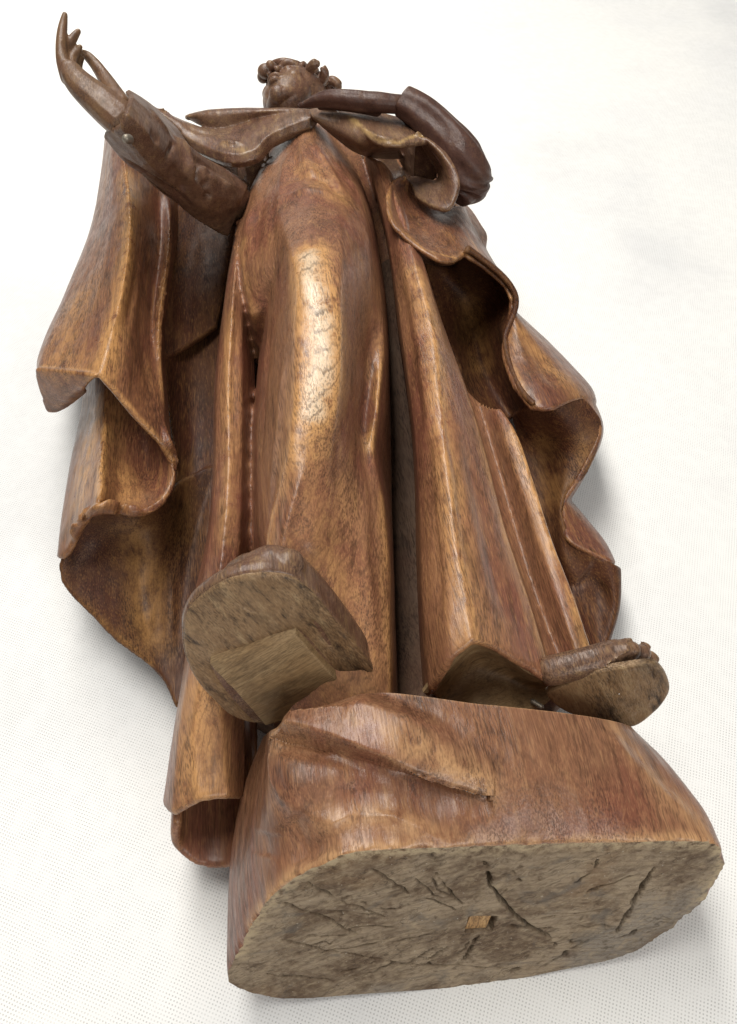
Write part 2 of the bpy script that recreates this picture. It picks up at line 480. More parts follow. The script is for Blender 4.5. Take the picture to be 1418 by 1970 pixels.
def cloth():
    t = NT('white_weave')
    v = t.coords(math.radians(19))
    sx = t.n('ShaderNodeSeparateXYZ'); t.l(v, sx.inputs[0])
    K = 2 * math.pi / 0.00162
    wob = t.noise(v, 60, 2)
    a = t.math('SINE', t.math('ADD', t.math('MULTIPLY', sx.outputs[0], K), t.math('MULTIPLY', wob, 2.0)))
    b = t.math('SINE', t.math('ADD', t.math('MULTIPLY', sx.outputs[1], K), t.math('MULTIPLY', wob, 2.6)))
    hole = t.math('MULTIPLY', t.ramp(a, -0.05, 0.75), t.ramp(b, -0.05, 0.75))
    big = t.noise(v, 5, 3)
    mot = t.noise(v, 2.2, 5, 0.6)
    base = t.mix(t.ramp(big, 0.35, 0.7), (0.83, 0.825, 0.80), (0.78, 0.78, 0.77))
    base = t.mix(t.ramp(mot, 0.50, 0.66, 0, 0.7), base, (0.66, 0.665, 0.67))
    c = t.mix(t.math('MULTIPLY', t.math('MULTIPLY', hole, t.ramp(t.noise(v, 110, 4), 0.30, 0.62, 0.15, 1.0)), 0.5), base, (0.30, 0.30, 0.29))
    # stray lint specks
    vo = t.n('ShaderNodeTexVoronoi'); vo.inputs['Scale'].default_value = 13
    t.l(v, vo.inputs['Vector'])
    sp = t.math('LESS_THAN', vo.outputs['Distance'], 0.014)
    c = t.mix(t.math('MULTIPLY', sp, 0.6), c, (0.25, 0.25, 0.26))
    t.l(c, t.b.inputs['Base Color'])
    t.b.inputs['Roughness'].default_value = 0.85
    t.b.inputs['Specular IOR Level'].default_value = 0.2
    bp = t.n('ShaderNodeBump'); bp.inputs['Strength'].default_value = 0.5; bp.inputs['Distance'].default_value = 0.0004
    t.l(t.math('SUBTRACT', 1.0, hole), bp.inputs['Height']); t.l(bp.outputs[0], t.b.inputs['Normal'])
    return t.m
M_cloth = cloth()

# ------------------------------------------------------------------ setting: the cloth
def tabletop():
    nx, ny = 190, 190
    xs = np.linspace(-1900, 1900, nx); ys = np.linspace(-700, 3000, ny)
    X, Y = np.meshgrid(xs, ys)
    V = np.stack([X, Y, np.zeros_like(X)], 2).reshape(-1, 3)
    far = np.clip((V[:, 1] - 350) / 400, 0, 1) + np.clip((np.abs(V[:, 0]) - 260) / 300, 0, 1)
    V[:, 2] = np.clip(far, 0, 1) * (vnoise(V / 420. + 3) * 16 + vnoise(V / 170. + 9) * 4) - 0.4
    mb = MB(); mb.grid(V.reshape(ny, nx, 3))
    o = mb.build('tablecloth', M_cloth)
    o['kind'] = 'structure'
    o['label'] = 'white open weave cloth spread under the statue'
    return o
tabletop()

# ------------------------------------------------------------------ the statue
statue = bpy.data.objects.new('carved_statue', None)
S.collection.objects.link(statue)
statue.location = (0.04, 0.0, 0.0)
statue['label'] = 'carved brown wooden saint statue lying on its back on white cloth'
statue['category'] = 'statue'

# ---- plinth block
B0 = [(-62.3,-16.5,34.1),(-56.9,-10.6,50.6),(-48.7,-2.6,72.3),(-38.8,4.7,91.5),(-30,8.9,101.6),(-23.3,11.3,106.8),(-8.7,15.5,114.9),(10.6,17.2,113.9),(46.5,19.2,108.5),(77.1,21,104.2),(103.1,22.6,100.8),(129.8,24.3,97.3),(143.7,24,91.9),(150.6,21,80.4),(152.4,18.1,71),(149.9,10.7,49.2),(137,1.1,23.8),(122.3,-5.5,8.4),(93.2,-10.7,1.8),(53,-16.3,-2.3),(-6.8,-20.9,2.8),(-36,-22.8,6.3),(-51.9,-21.5,15.4),(-60.6,-19.5,24.4)]
B1 = [(-64.5,19.5,40),(-57.9,17.3,62),(-49.9,17.6,80),(-40.7,18.3,95),(-27.3,21.1,108),(-17.1,25.9,112),(-5.9,28.5,113),(12.5,31.2,114),(46.8,30.9,115),(76.3,32.8,112),(101.6,35.5,106),(126.4,38.5,97),(142.1,40.7,88),(149.6,38.6,76),(156.8,40.8,55),(158.4,40.1,30),(145.4,35,10),(126.8,26.6,4),(94.7,22,3),(53.4,14.9,3),(-4.9,10.3,3),(-33,7.9,4),(-50.4,9.2,10),(-60.6,14,22)]
B2 = [(-61.9,50.4,50),(-53.8,47.6,72),(-46.8,44.4,90),(-41.8,42.3,104),(-35.4,41.3,114),(-28.8,42.1,118),(-10.2,45.9,119),(11.7,47.6,120),(47,47.3,121),(73.9,49.4,118),(97.2,51.1,110),(117.9,53.4,100),(131.7,55.6,90),(140.7,57.9,76),(147.9,61.1,55),(151.7,65.1,30),(141,63.2,10),(122.4,59.5,4),(91.4,54.5,3),(52.3,49.3,3),(-2.5,46.7,3),(-29.7,46.4,4),(-46.6,47,12),(-59.1,47.4,30)]
B3 = [(-52.1,79.7,60),(-47.5,74.6,82),(-44.4,69.4,98),(-42.2,66,108),(-39.5,64.9,112),(-32.8,66.4,113),(-15.2,70.7,116),(3.5,77.3,120),(41.7,72.7,122),(72.5,70.8,119),(93.8,70.9,112),(110.1,72.1,102),(117.5,74.7,92),(124.8,80,76),(130.3,83.6,60),(132.6,88.5,40),(123.7,87.5,20),(108.6,87.4,12),(83.4,85.9,8),(49,83.8,6),(0.3,80.9,6),(-25.3,80.3,8),(-41.8,80.7,15),(-50.8,79.4,35)]

def plinth():
    N = 720
    g = loft([B0, B1, B2, B3], N, 120, closed=True)
    n = gnormals(g, True)
    c = g.reshape(-1, 3).mean(0)
    if ((g - c) * n).sum(2).mean() < 0: n = -n
    # ragged lower arris
    edge = np.exp(-np.arange(g.shape[0]) / 2.0)[:, None]
    g = rough(g, n, 0.5)
    jag = vnoise(g[0] / 2.2) * 0.7 + vnoise(g[0] / 7.) * 0.9
    g = g - n * (edge * (0.8 + jag[None, :]))[:, :, None]
    g = carve(g, n, [
        ([(-39.5,61,113),(-19,55.1,117),(4.2,47.9,118),(25.1,41.3,118),(43.7,35.9,117)], 1.3, -3.5),
        ([(85.8,33.8,112),(88.4,26.4,110),(90.3,20.7,108)], 0.7, -2.5),
        ([(40.3,30.9,115),(40.5,23.4,114),(39.9,18.2,112)], 0.6, -1.6),
        ([(-22.3,24.4,110),(-5.9,30.2,114),(10.4,28.8,114),(30.4,20.5,112)], 7, 3.0),
        ([(-14.2,38,118),(10.4,36,118),(34.8,30.6,116)], 9, -2.5),
        ([(-41.5,61,110),(-39.5,45.7,110),(-33.7,38.1,111),(-22.4,29.8,112),(-16.1,27.5,113)], 3.0, 1.8), ([(-31,30.9,108),(-26.4,21.3,107),(-22.2,15.3,104)], 8, -4.0), ([(-40.5,28.3,95),(-41.1,19,92)], 9, -2.0),
        ([(-2,77.1,121),(32.6,66.8,121),(53.5,58.3,120)], 6, 1.6), ([(98,66.6,110),(116.2,50.9,104),(134.8,31.1,92)], 5, 1.8),
    ])
    # carved ledge: a sharp step along one line that dies out behind a crest
    V = g.reshape(-1, 3)
    def sgn(L):
        L = np.asarray(L); Dd, tt = polydist(V, L)
        yl = np.interp(V[:, 0], L[:, 0], L[:, 1])
        return Dd * np.sign(V[:, 1] - yl), tt
    dl, tl = sgn([(-39.6,61.8,113),(-19,55.6,118),(4.2,48.1,120),(25,41.8,119),(44.5,36,118)])
    dc, tc = sgn([(-41.2,64.7,116),(-4.1,68.4,121),(19.4,59.4,120),(47.8,41.1,118)])
    ss = lambda x: np.clip(x, 0, 1)**2 * (3 - 2 * np.clip(x, 0, 1))
    hh = 11.0 * np.clip((1 - tl) * 2.2 + 0.12, 0, 1) * np.clip(tl * 8 + 0.3, 0, 1)
    up = hh * ss(dl / 1.6 + 0.5) * (1 - ss(dc / 12)) * (V[:, 2] > 95) * np.clip((V[:, 0] + 44) / 10, 0, 1) * (V[:, 0] < 50)
    up -= 2.2 * np.exp(-((dl + 3) / 4)**2) * (V[:, 2] > 95) * np.clip((V[:, 0] + 42) / 8, 0, 1) * (V[:, 0] < 48) * (dl < 1)
    g = (V + n.reshape(-1, 3) * up[:, None]).reshape(g.shape)
    mb = MB(); mb.grid(g, closed=True)
    top = g[-1]
    cc = top.mean(0)
    rings = np.asarray([top * (1 - k) + cc * k for k in (0, 0.3, 0.6, 0.9, 0.995)])
    mb.grid(rings, closed=True)
    o = mb.build('plinth', M_plinth, statue, sharp=50, wear=[
        (B0[2:13], 4.0, 0.9), ([(-3.4,62.2,128),(18.7,51.1,128),(45,38.4,122)], 7, 0.8), ([(-39.3,62,116),(-19.3,63.5,118),(-4.1,65.3,122)], 8, 0.7),
        ([(-17.1,27.5,113),(4.1,29.7,115),(30,20.1,112)], 5, 0.7), ([(106,68.2,106),(126.6,43.6,100),(144.5,24.5,90)], 6, 0.5)])
    # end grain face: a fine radial sheet with real cracks
    ring = g[0]
    cen = ring.mean(0)
    K = np.linspace(0, 1, 200)
    f = np.asarray([ring * (1 - k) + cen * k for k in np.minimum(K, 0.998)])
    nn = np.cross(ring[0] - cen, ring[N // 4] - cen); nn /= np.linalg.norm(nn)
    if nn[1] > 0: nn = -nn
    V = f.reshape(-1, 3)
    off = vnoise(V / 14.) * 0.5 + vnoise(V / 5.) * 0.3 + vnoise(V / 1.9) * 0.22
    split = np.zeros(len(V))
    jit = np.stack([vnoise(V / 4.), vnoise(V / 4. + 31), vnoise(V / 4. + 77)], 1) * 0.9
    for L, w, d in [
        ([(44.5,17.4,103.5),(51,10.1,79.1),(62.2,4.3,57.9),(71,1.4,45.9),(85.6,-2.3,30)], 0.9, 6),
        ([(119.8,17.8,80.4),(117.3,10.6,59.2),(115.1,5.1,43.1),(112.9,-0.9,25.6)], 1.0, 6),
        ([(25.9,12.9,95.8),(41.7,4.7,65.5)], 0.55, 3),
        ([(-37.4,3.8,88.3),(-19.8,0.4,72.3),(-2.7,-3.9,53.4)], 0.55, 3),
        ([(-42.7,-5.2,62.5),(-15.4,-8.2,44.4),(16.3,-10.9,26.1),(66.2,-10.8,10.3)], 0.55, 3),
        ([(-28.2,9.8,103.7),(-15.9,5.6,86.8),(11.2,0.4,62.4)], 0.5, 3),
        ([(49,-1.7,43.5),(41.7,-11.4,16.2)], 0.7, 4),
        ([(0.8,12.8,103.5),(18.1,7.3,81.3)], 0.5, 2.5),
        ([(103.2,-0.3,30.5),(96.5,-3.5,22.9),(85.9,-8.4,11.3)], 0.6, 3),
        ([(58.3,14.5,90.2),(62.7,11.6,80.1)], 0.5, 3),
        ([(93.7,18.3,90.6),(93.9,15.3,81.4)], 0.5, 3),
        ([(112.9,-0.9,25.6),(120.3,0.2,26.6),(123.1,1.8,30.5)], 1.6, 4),
        ([(-48.1,-15.4,32.9),(-16.4,-16.5,19.5)], 0.5, 2),
        ([(66.5,-11.4,8.3),(71.3,-10.7,9)], 2.2, 6)]:
        Dd, tt = polydist(V + jit, L)
        wv = max(w * 0.8, 0.55) * (0.65 + 0.7 * np.clip(vnoise(V / 6. + 5) + 0.5, 0, 1)) * np.clip(np.minimum(tt, 1 - tt) * 6 + 0.25, 0, 1)
        cut = np.exp(-(Dd / wv)**4); off -= d * cut; split = np.maximum(split, cut * 0.75)
    rng = np.random.RandomState(4)
    pith = np.asarray([(48.9,1.2,52.5)][0]); e1 = ring[0] - cen; e1 = e1 / np.linalg.norm(e1); e2 = np.cross(nn, e1)
    for k in range(34):
        ang = rng.rand() * 6.283; r0_ = 12 + rng.rand() * 60; r1_ = r0_ + 6 + rng.rand() * 22
        pts = []
        for q in range(5):
            rr = r0_ + (r1_ - r0_) * q / 4; aa = ang + rng.randn() * 0.018
            pts.append(pith + (e1 * math.cos(aa) + e2 * math.sin(aa) * 0.8) * rr)
        Dd, tt = polydist(V + jit * 0.6, pts)
        cut = np.exp(-(Dd / 0.5)**4) * np.clip(np.minimum(tt, 1 - tt) * 5, 0, 1); off -= 1.4 * cut; split = np.maximum(split, cut * 0.7)
    hq = np.asarray([(41.2,2.9,60.3),(54,3.6,58.4),(57.3,-0.6,44.3),(43.2,-1.6,45.7)])
    hc = hq.mean(0); ex = hq[1] - hq[0]; ex = ex / np.linalg.norm(ex); ey = np.cross(nn, ex)
    a = np.abs((V - hc) @ ex); b = np.abs((V - hc) @ ey)
    inside = (a < 6.4 + vnoise(V / 2.) * 0.5) & (b < 6.2 + vnoise(V / 2. + 9) * 0.5)
    off[inside] -= 7.0
    rim = np.repeat(K, N); off *= np.clip(rim * 14, 0, 1)
    V = V + nn * off[:, None]
    mb = MB(); mb.grid(V.reshape(f.shape), closed=True)
    e = mb.build('end_grain_face', M_end, o, sharp=None, wear=[(B0[1:16], 5.0, 0.9)])
    at = e.data.attributes.new('split', 'FLOAT', 'POINT'); at.data.foreach_set('value', np.clip(split, 0, 1).astype(np.float32))
    e['label'] = 'rough grey cracked end grain under the plinth'
    # pale plug in the dowel hole
    mb = MB()
    hv = []
    for s in (-7.2, -1.0):
        for (u, w_) in ((-5.8, -5.6), (3.6, -5.2), (3.9, 5.5), (-5.6, 5.7)):
            hv.append(hc + ex * u + ey * w_ + nn * s)
    mb.add(hv, [(4, 5, 6, 7), (0, 1, 5, 4), (1, 2, 6, 5), (2, 3, 7, 6), (3, 0, 4, 7)])
    mb.build('dowel_plug', M_plug, o)['label'] = 'small pale wooden plug in the end grain'
    return o
plinth_o = plinth()

# ---- robe: core, folds and leg
mbu = MB()
mb = MB()
mbu.sheet([[(-113.4,518.7,50),(-112.7,401.5,50),(-105.6,312.7,50),(-98.2,224.3,48),(-94.7,170,45),(-86.9,121.1,45)],
          [(-71.5,626.2,72),(-55.6,374.3,72),(-50.4,290.8,72),(-45.3,207.8,70),(-42,155,70),(-38.3,96.9,70)],
          [(2.7,548.6,66),(14.6,411.3,42),(17.7,322.6,40),(16.8,230.3,40),(16.9,170.6,44),(16,99,62)],
          [(14,548.6,66),(22.7,411.3,42),(28,322.6,40),(28.4,230.3,40),(28.1,170.6,44),(27,99,62)],
          [(41,542.3,60),(57.8,416.3,38),(64.6,320.6,42),(75.3,215.3,60),(83.8,159.8,62),(88.7,115.1,64)],
          [(57.1,567,40),(71.9,428.6,28),(86.6,328.6,34),(102.1,228.8,42),(112.8,171.8,42),(117.4,133,46)]],
         120, 60, floor=2, amp=0.3)
mb.sheet([[(-150,645.8,62),(-147.7,565.7,56),(-125,488.9,24)], [(-107,622.3,92),(-106,535,74),(-100,475.2,34)], [(-49.3,614.4,112),(-45.5,504.3,92),(-44.4,439.5,60)],
          [(-8.5,601.2,112),(2.6,531.6,76),(15.3,451.6,36)], [(37.8,622.3,92),(40,535,74),(52.3,459.5,30)], [(79,620,58),(81.3,557.2,56),(85,481.7,24)]], 60, 50, floor=2)
# long left fold
F = [[(-108.4,506.5,76),(-105.5,378.4,78),(-101.9,307,75),(-96,246.2,72),(-93,196.6,70),(-95.6,160.7,66),(-96.8,117,60),(-99.1,84,52),(-99,52.8,50)],
     [(-100.9,471.6,100),(-94.7,337.9,110),(-90.9,272.4,108),(-85.2,216.8,106),(-83.2,173.6,102),(-85.1,143,95),(-87.3,104.6,86),(-90,75.3,75),(-89.8,44.3,66)],
     [(-95.3,456,112),(-86.3,332.9,122),(-80.8,261.9,118),(-75.8,209,115),(-73.7,167.1,111),(-75.1,137.6,104),(-77.8,100.8,94),(-80.9,72.7,82),(-75.7,48,76)],
     [(-93.6,462.5,106),(-80.8,332.8,114),(-74.4,268.2,112),(-69.1,213.3,110),(-66.3,170.7,106),(-67.5,140,100),(-69.3,102.7,90),(-67.9,73.4,80),(-63.2,49.7,74)],
     [(-94.6,483.9,84),(-83.1,375.9,80),(-72.9,299.7,82),(-66.9,237.6,82),(-62.8,183.7,78),(-63.9,153.4,78),(-62.1,111.3,72),(-60.3,80.2,62),(-59,54.7,56)]]
mb.sheet(F, 200, 60, thick=5, flat=0.8, chip=False, strokes=[([(-90.1,387.1,115),(-80.7,288.7,118),(-73.3,223.2,116)], 3, -2.0)])
mb.sheet([[(-88.6,44.8,46),(-89.9,70.4,46),(-89,97.3,46)],
          [(-90.3,37.5,32),(-93.5,69.7,32),(-94.6,103,32)],
          [(-82.4,32.7,27),(-84.3,66.4,26),(-89,104.7,28)],
          [(-68.8,31.1,27),(-69.5,66.4,26),(-73.4,104.7,28)],
          [(-57.7,33,40),(-60.4,68.4,36),(-63.6,101.4,36)]], 40, 30, thick=5)
# leg
Lg = [[(-80.8,619.9,95),(-95,564.6,90),(-97.3,495.9,88),(-83.8,426.2,88),(-73.4,360.7,92),(-70.5,294.3,96),(-69.2,254,96),(-66.1,215.5,94),(-61.7,172,90),(-55.2,131.3,84),(-46.7,86.6,80)],
      [(-71.2,590.1,112),(-81,531.3,112),(-80.3,459.9,118),(-68.9,391.7,128),(-58.4,319.4,140),(-57.3,265.9,138),(-58.5,223.5,128),(-57,192.3,122),(-52.4,154.8,115),(-44.3,119.7,105),(-35.2,80.3,95)],
      [(-62,574.5,122),(-64.3,508.7,128),(-59.6,420.4,145),(-48.1,341,168),(-37.1,278,184),(-36.1,235.6,178),(-35.6,200.3,170),(-37.7,175.5,161),(-42.7,161.3,148),(-44.9,138.9,138),(-36.3,111.3,120),(-25.4,78.2,100)],
      [(-52.6,567.1,128),(-47.8,489.4,138),(-38.1,397.5,160),(-31,317.1,180),(-25.7,266.4,186),(-24.6,233.2,180),(-25.3,201.7,172),(-27.6,176.9,163),(-33.6,154.2,157),(-37.7,132.8,147),(-25.3,109.1,124),(-15.9,76.6,104)],
      [(-44.2,568.9,128),(-32.6,493.2,136),(-20.2,408,154),(-16.1,330,175),(-14.2,270.5,183),(-13.6,235.6,178),(-14.6,204.8,169),(-16.8,180.6,159),(-18.5,160.5,149),(-18.7,138.3,139),(-11.5,110.2,122),(-4.4,76.2,105)],
      [(-38.5,579.9,122),(-21.9,516.4,124),(-6.2,434.2,137),(0.3,366.7,148),(0.9,321.3,146),(-0.3,286.1,136),(-2,245.2,130),(-3,204.9,132),(-1,174.8,131),(-1,146.5,127),(0.7,113,117),(3.7,76.6,104)],
      [(-35.4,600.8,110),(-14.3,535.2,110),(-0.4,463.4,116),(5.3,396.2,121),(8.3,346.1,124),(8.6,293.3,130),(5.4,243.1,132),(2.4,205.8,131),(6.8,180.4,124),(9.2,152.7,118),(9.5,116.9,110),(10,78.2,100)],
      [(-35.7,648.6,85),(-11,587.8,80),(3,520.2,78),(9.7,454.2,78),(13,402.3,78),(14.4,350.3,78),(14.2,300.1,77),(14.1,255.5,76),(14,215.5,75),(13.9,179.5,74),(13.9,136.9,74),(14.1,89.1,74)]]
mb.sheet(Lg, 260, 110, floor=40, amp=0.55, flat=0.5, strokes=[
    ([(-54.2,528.9,134),(-45.9,489.4,138),(-38,450.7,145)], 4, 2.5),
    ([(-44.4,535.6,134),(-28.1,474.4,138),(-17.4,428.2,148)], 4, 2.2),
    ([(-64,516.6,128),(-61.8,465.5,135),(-59.6,420.4,145)], 4, 2.0),
    ([(-57.2,508.8,132),(-48.8,447.2,145)], 5, -2.0),
    ([(-36.3,169.1,150),(-42.8,150,143),(-45.6,133.3,138)], 4, 2.2),
    ([(-44.6,180.4,148),(-49.3,159,135),(-49.8,144.4,130)], 5, -2.0),
    ([(-30.4,156.5,154),(-34.4,135.6,147)], 5, -1.2),
    ([(2.2,300.3,132),(-0.3,251.4,128),(-5.1,207.6,133)], 5, -3.0),
    ([(-57.5,299.8,140),(-56.4,247.2,132),(-55,199.5,126)], 6, -2.0), ([(-43,234.1,166),(-45.2,193.7,152),(-49.1,164.5,136)], 4, 1.5),
    ([(-13.5,196.4,160),(-9.9,162.1,147),(-8.7,129.6,135),(-4.4,97.8,116)], 7, -2.0), ([(-5,192.5,134),(-2.2,145.8,128),(1.4,105,112)], 4, 1.8),
    ([(-23.5,158.1,152),(-25.3,134.8,144)], 6, 1.5), ([(-62.9,459.9,140),(-49.4,459.4,146),(-30.3,445.2,148),(-15.3,414.9,150)], 6, -1.8), ([(-67.3,422.4,140),(-55.9,424.7,150),(-37.7,419.2,156),(-20.4,416.3,154)], 5, 1.8),
    ([(-28.1,528.8,130),(-15,478.3,132),(-3.3,432.8,130)], 4, 2.2), ([(-21.9,520.5,126),(-8,463.8,128)], 4, -2.0)])
# over-fold at the hip
mb.sheet([[(-92.9,569.4,92),(-100.2,515.4,90),(-102,473.9,88),(-96.4,423.3,90),(-87.4,385.6,94)],
          [(-82.2,525.3,116),(-85.6,468.9,119),(-87.5,421.3,121),(-82,369.7,123),(-74,334.2,119)],
          [(-75.1,520.1,120),(-73.8,451.5,129),(-70.7,395.8,137),(-68.3,349.7,137),(-67.3,331.9,124)],
          [(-68.3,514.8,124),(-62.5,430.6,141),(-58,381,150),(-57.1,344.6,148),(-62.1,335.2,129)]], 80, 40, floor=72,
         strokes=[([(-87.4,456.5,120),(-81.3,388.7,122),(-73.1,344.8,121)], 4, 1.8), ([(-78.1,446.3,126),(-72.4,373.8,132)], 5, -2.0)])
# right fold
G = [[(-4.2,610.6,80),(8.2,524.7,80),(17.1,440.7,78),(20.7,369.4,76),(25,306,76),(27.4,251.2,76),(26.6,188.7,76),(26.2,135.7,76),(26.9,97,76)],
     [(-2.5,547.9,112),(9,470.2,112),(17,387.1,115),(20.4,317.6,118),(24.3,261.9,118),(26,213.8,118),(25.6,160.3,116),(25.6,115.8,112),(27.1,86.7,105)],
     [(4.5,528.2,120),(16.2,449.7,124),(23.3,365.3,130),(28,299.1,133),(30.2,245.1,134),(31.6,199.6,134),(32.6,149,132),(34.4,105.8,130),(34.2,90.8,126)],
     [(10.6,520.3,122),(22.7,442.9,128),(30.5,365.1,134),(37.8,297,137),(38.4,240.9,138),(39.5,196,138),(41.3,146.2,136),(43.7,113.9,134),(44.3,97.6,133)],
     [(14.7,519.9,118),(26.7,446.2,122),(36.3,374,128),(42.9,312.5,130),(47,257.7,130),(49.5,203.1,130),(52.4,151.8,128),(55.6,118.7,126),(57.1,97.5,124)],
     [(18.5,545.8,100),(31.2,467.7,105),(40.3,386.6,112),(46.7,331.5,115),(57.6,270.5,114),(63.6,225.9,113),(70.1,171.1,110),(77.9,129.9,107),(84.4,91.4,103)],
     [(21.6,597.6,70),(35.2,517.9,70),(46.5,439.3,72),(54.8,380.1,72),(66.1,310.2,72),(73.3,259.1,72),(79.1,195.2,72),(87.6,147.4,72),(88,98.1,85)]]
mb.sheet(G, 240, 110, thick=4.5, sharp=(5,), flat=0.8, strokes=[([(42.4,240.9,138),(44.7,172.5,134),(46.1,126,132)], 4, -1.4), ([(53.7,212.2,128),(60.3,153.3,126),(65,111.3,120)], 6, -2.6), ([(30.5,221.5,134),(30.3,161.3,132),(32.2,112.1,128)], 5, -2.0),
    ([(63.1,202.9,122),(70.2,152.7,118),(76.4,115.8,112)], 3.5, 1.6), ([(23.8,351.6,124),(27.6,279.6,126),(28.9,227.3,128)], 5, -1.8)])
# side panel
mb.sheet([[(63.7,314.5,75),(67.6,275.7,78),(74.6,219.3,80),(81.5,167.3,82),(87.3,131.3,84),(89.4,108.7,86)],
          [(72.6,305.3,72),(77,266,74),(82.9,207.1,76),(87.3,163.2,78),(92.3,127.5,80),(95.4,109.3,82)],
          [(79.4,286.7,84),(82.8,248.8,88),(87.6,203.7,90),(92.7,160.7,92),(98.1,126.9,92),(101.9,108.7,90)],
          [(82.8,283.8,86),(89.1,259.7,90),(93.7,221.1,92),(97.9,175.9,94),(103.7,142.7,93),(108.3,113.7,90)],
          [(92.5,317.7,50),(100,293.1,50),(105.8,252,50),(111.1,203.3,50),(117.3,165.3,50),(119.7,129.1,55)]],
         160, 60, floor=20, sharp=(3,), flat=0.7)
mbu.build('robe_core_shade', M_core_shade, statue, sharp=None, remesh=2.4, smooth=2)  # core of the robe between the folds, coloured as if in shade
robe = mb.build('robe', M_robe, statue, sharp=None, remesh=1.25, smooth=4, wear=[
    ([(-31,310.9,184),(-27.2,265,187),(-24,232,181),(-25.2,200.7,173),(-31,179.3,164)], 14, 0.75), ([(-33.1,307,184),(-29.3,275.2,186),(-23.4,245.3,183),(-22.2,220.4,178),(-25.9,196.9,170)], 12, 1.65), ([(-36.1,173.5,156),(-43.1,153,143),(-45.8,136.1,138)], 6, 0.8),  # second stroke, above full wear, paints in the knee highlight
    ([(30.3,359.5,134),(37.8,297,137),(38.4,240.9,138),(39.5,196,138),(41.3,146.2,136),(44.4,99.1,133)], 8, 0.7), ([(59.3,261.8,114),(70.1,171.1,110),(83.1,93.4,104)], 4, 0.5),
    ([(-86.3,332.9,122),(-80.8,261.9,118),(-75.8,209,115),(-73.7,167.1,111)], 7, 0.55), ([(-77.8,100.8,94),(-80.9,72.7,82),(-76.8,48.7,76)], 14, 0.6),
    ([(89.1,259.7,90),(93.7,221.1,92),(97.9,175.9,94),(103.7,142.7,93),(108.3,113.7,90)], 5, 0.9), ([(-45.2,478,140),(-20.4,414.6,152)], 14, 0.5),
    ([(9,298,130),(5.4,243.1,132),(0.8,207.6,131)], 3.5, 1.0), ([(6.8,180.4,124),(9.5,116.9,110),(10.2,87.7,100)], 5, 0.6),
    ([(-16.7,162.1,147),(-18.7,138.3,139),(-4.4,91.6,108)], 14, 0.35), ([(-86.2,408.6,121),(-80.8,364,123),(-73.3,336.8,119)], 6, 0.5)])
# raw hollow under the hem of the right fold
mb = MB()
mb.sheet([[(26.9,87.5,98),(35.6,93.7,112),(45.7,99.9,122),(58.5,98.8,115),(73.1,95.9,102),(85.6,94.3,92)],
          [(33.8,93,82),(42.8,99.6,84),(51.8,104.6,86),(64.5,102.8,84),(76,99.3,80),(85.9,97.6,80)],
          [(39.8,89.3,76),(44.8,87.1,80),(51.5,84.9,84),(63.8,85.4,84),(78.1,88.6,80),(89.6,95.5,80)]], 60, 30, thick=3)
mb.build('hem_hollow', M_raw, robe)

# ---- left side of the cloak
mb = MB()
mb.sheet([[(-273.8,729.7,40),(-251.6,574.7,40),(-245.9,460.8,45),(-235.2,360.3,60),(-208,295.5,74)],
          [(-231.4,607.1,98),(-216.3,488.5,92),(-212.3,392,95),(-207.1,309.5,104),(-204.1,298.5,106)],
          [(-211.4,561.6,118),(-186.7,445.4,118),(-178.7,363.1,116),(-175.3,293.4,118),(-177.6,283.2,118)],
          [(-196.1,537,128),(-166.6,425.5,130),(-157.3,348,127),(-155.2,288.7,126),(-155.1,271.6,126)],
          [(-183.6,528.4,122),(-162.2,442.3,112),(-153.3,362.4,112),(-148,298.1,118),(-145.4,263.6,118)],
          [(-171.6,530.8,108),(-157.9,454.2,96),(-149.3,360.7,92),(-136.5,292.2,98),(-134.2,255.1,108)],
          [(-161.3,521.4,100),(-147.9,441.1,100),(-140.5,346,95),(-128.2,286.6,90),(-120.7,246.6,94)],
          [(-156.1,526.8,88),(-150.3,465.1,80),(-144.2,366.2,74),(-130.2,295.6,72),(-116.5,243.3,82)]],
         150, 100, thick=4, sharp=(3, 6), flat=0.5, strokes=[
             ([(-169.1,446.1,118),(-155.1,362.6,116),(-149.3,315.1,120)], 3, -1.8), ([(-158.4,422.2,108),(-148.1,342.9,106),(-136.6,290,100)], 4, -2.0)])
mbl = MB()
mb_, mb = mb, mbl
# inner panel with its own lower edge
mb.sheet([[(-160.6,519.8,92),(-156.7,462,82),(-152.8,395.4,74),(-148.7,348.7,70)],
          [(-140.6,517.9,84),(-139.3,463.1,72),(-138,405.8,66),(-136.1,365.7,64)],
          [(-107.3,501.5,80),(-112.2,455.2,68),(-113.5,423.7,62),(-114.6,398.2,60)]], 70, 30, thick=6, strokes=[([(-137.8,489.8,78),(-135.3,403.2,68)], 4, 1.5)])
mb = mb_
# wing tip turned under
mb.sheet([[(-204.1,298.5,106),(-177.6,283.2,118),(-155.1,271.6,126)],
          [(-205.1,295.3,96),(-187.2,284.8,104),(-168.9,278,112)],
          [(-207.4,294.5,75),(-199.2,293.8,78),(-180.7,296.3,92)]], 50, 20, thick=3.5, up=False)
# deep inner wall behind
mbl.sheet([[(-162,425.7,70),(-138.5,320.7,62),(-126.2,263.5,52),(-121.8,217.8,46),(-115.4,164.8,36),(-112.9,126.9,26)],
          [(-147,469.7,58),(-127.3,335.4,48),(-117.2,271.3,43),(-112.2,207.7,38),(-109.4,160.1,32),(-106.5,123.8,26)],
          [(-115.7,529.5,58),(-105.1,335.4,48),(-101.4,270.5,44),(-97.8,198.7,40),(-97.3,152.2,34),(-96.4,116.7,28)]], 110, 40, floor=3)
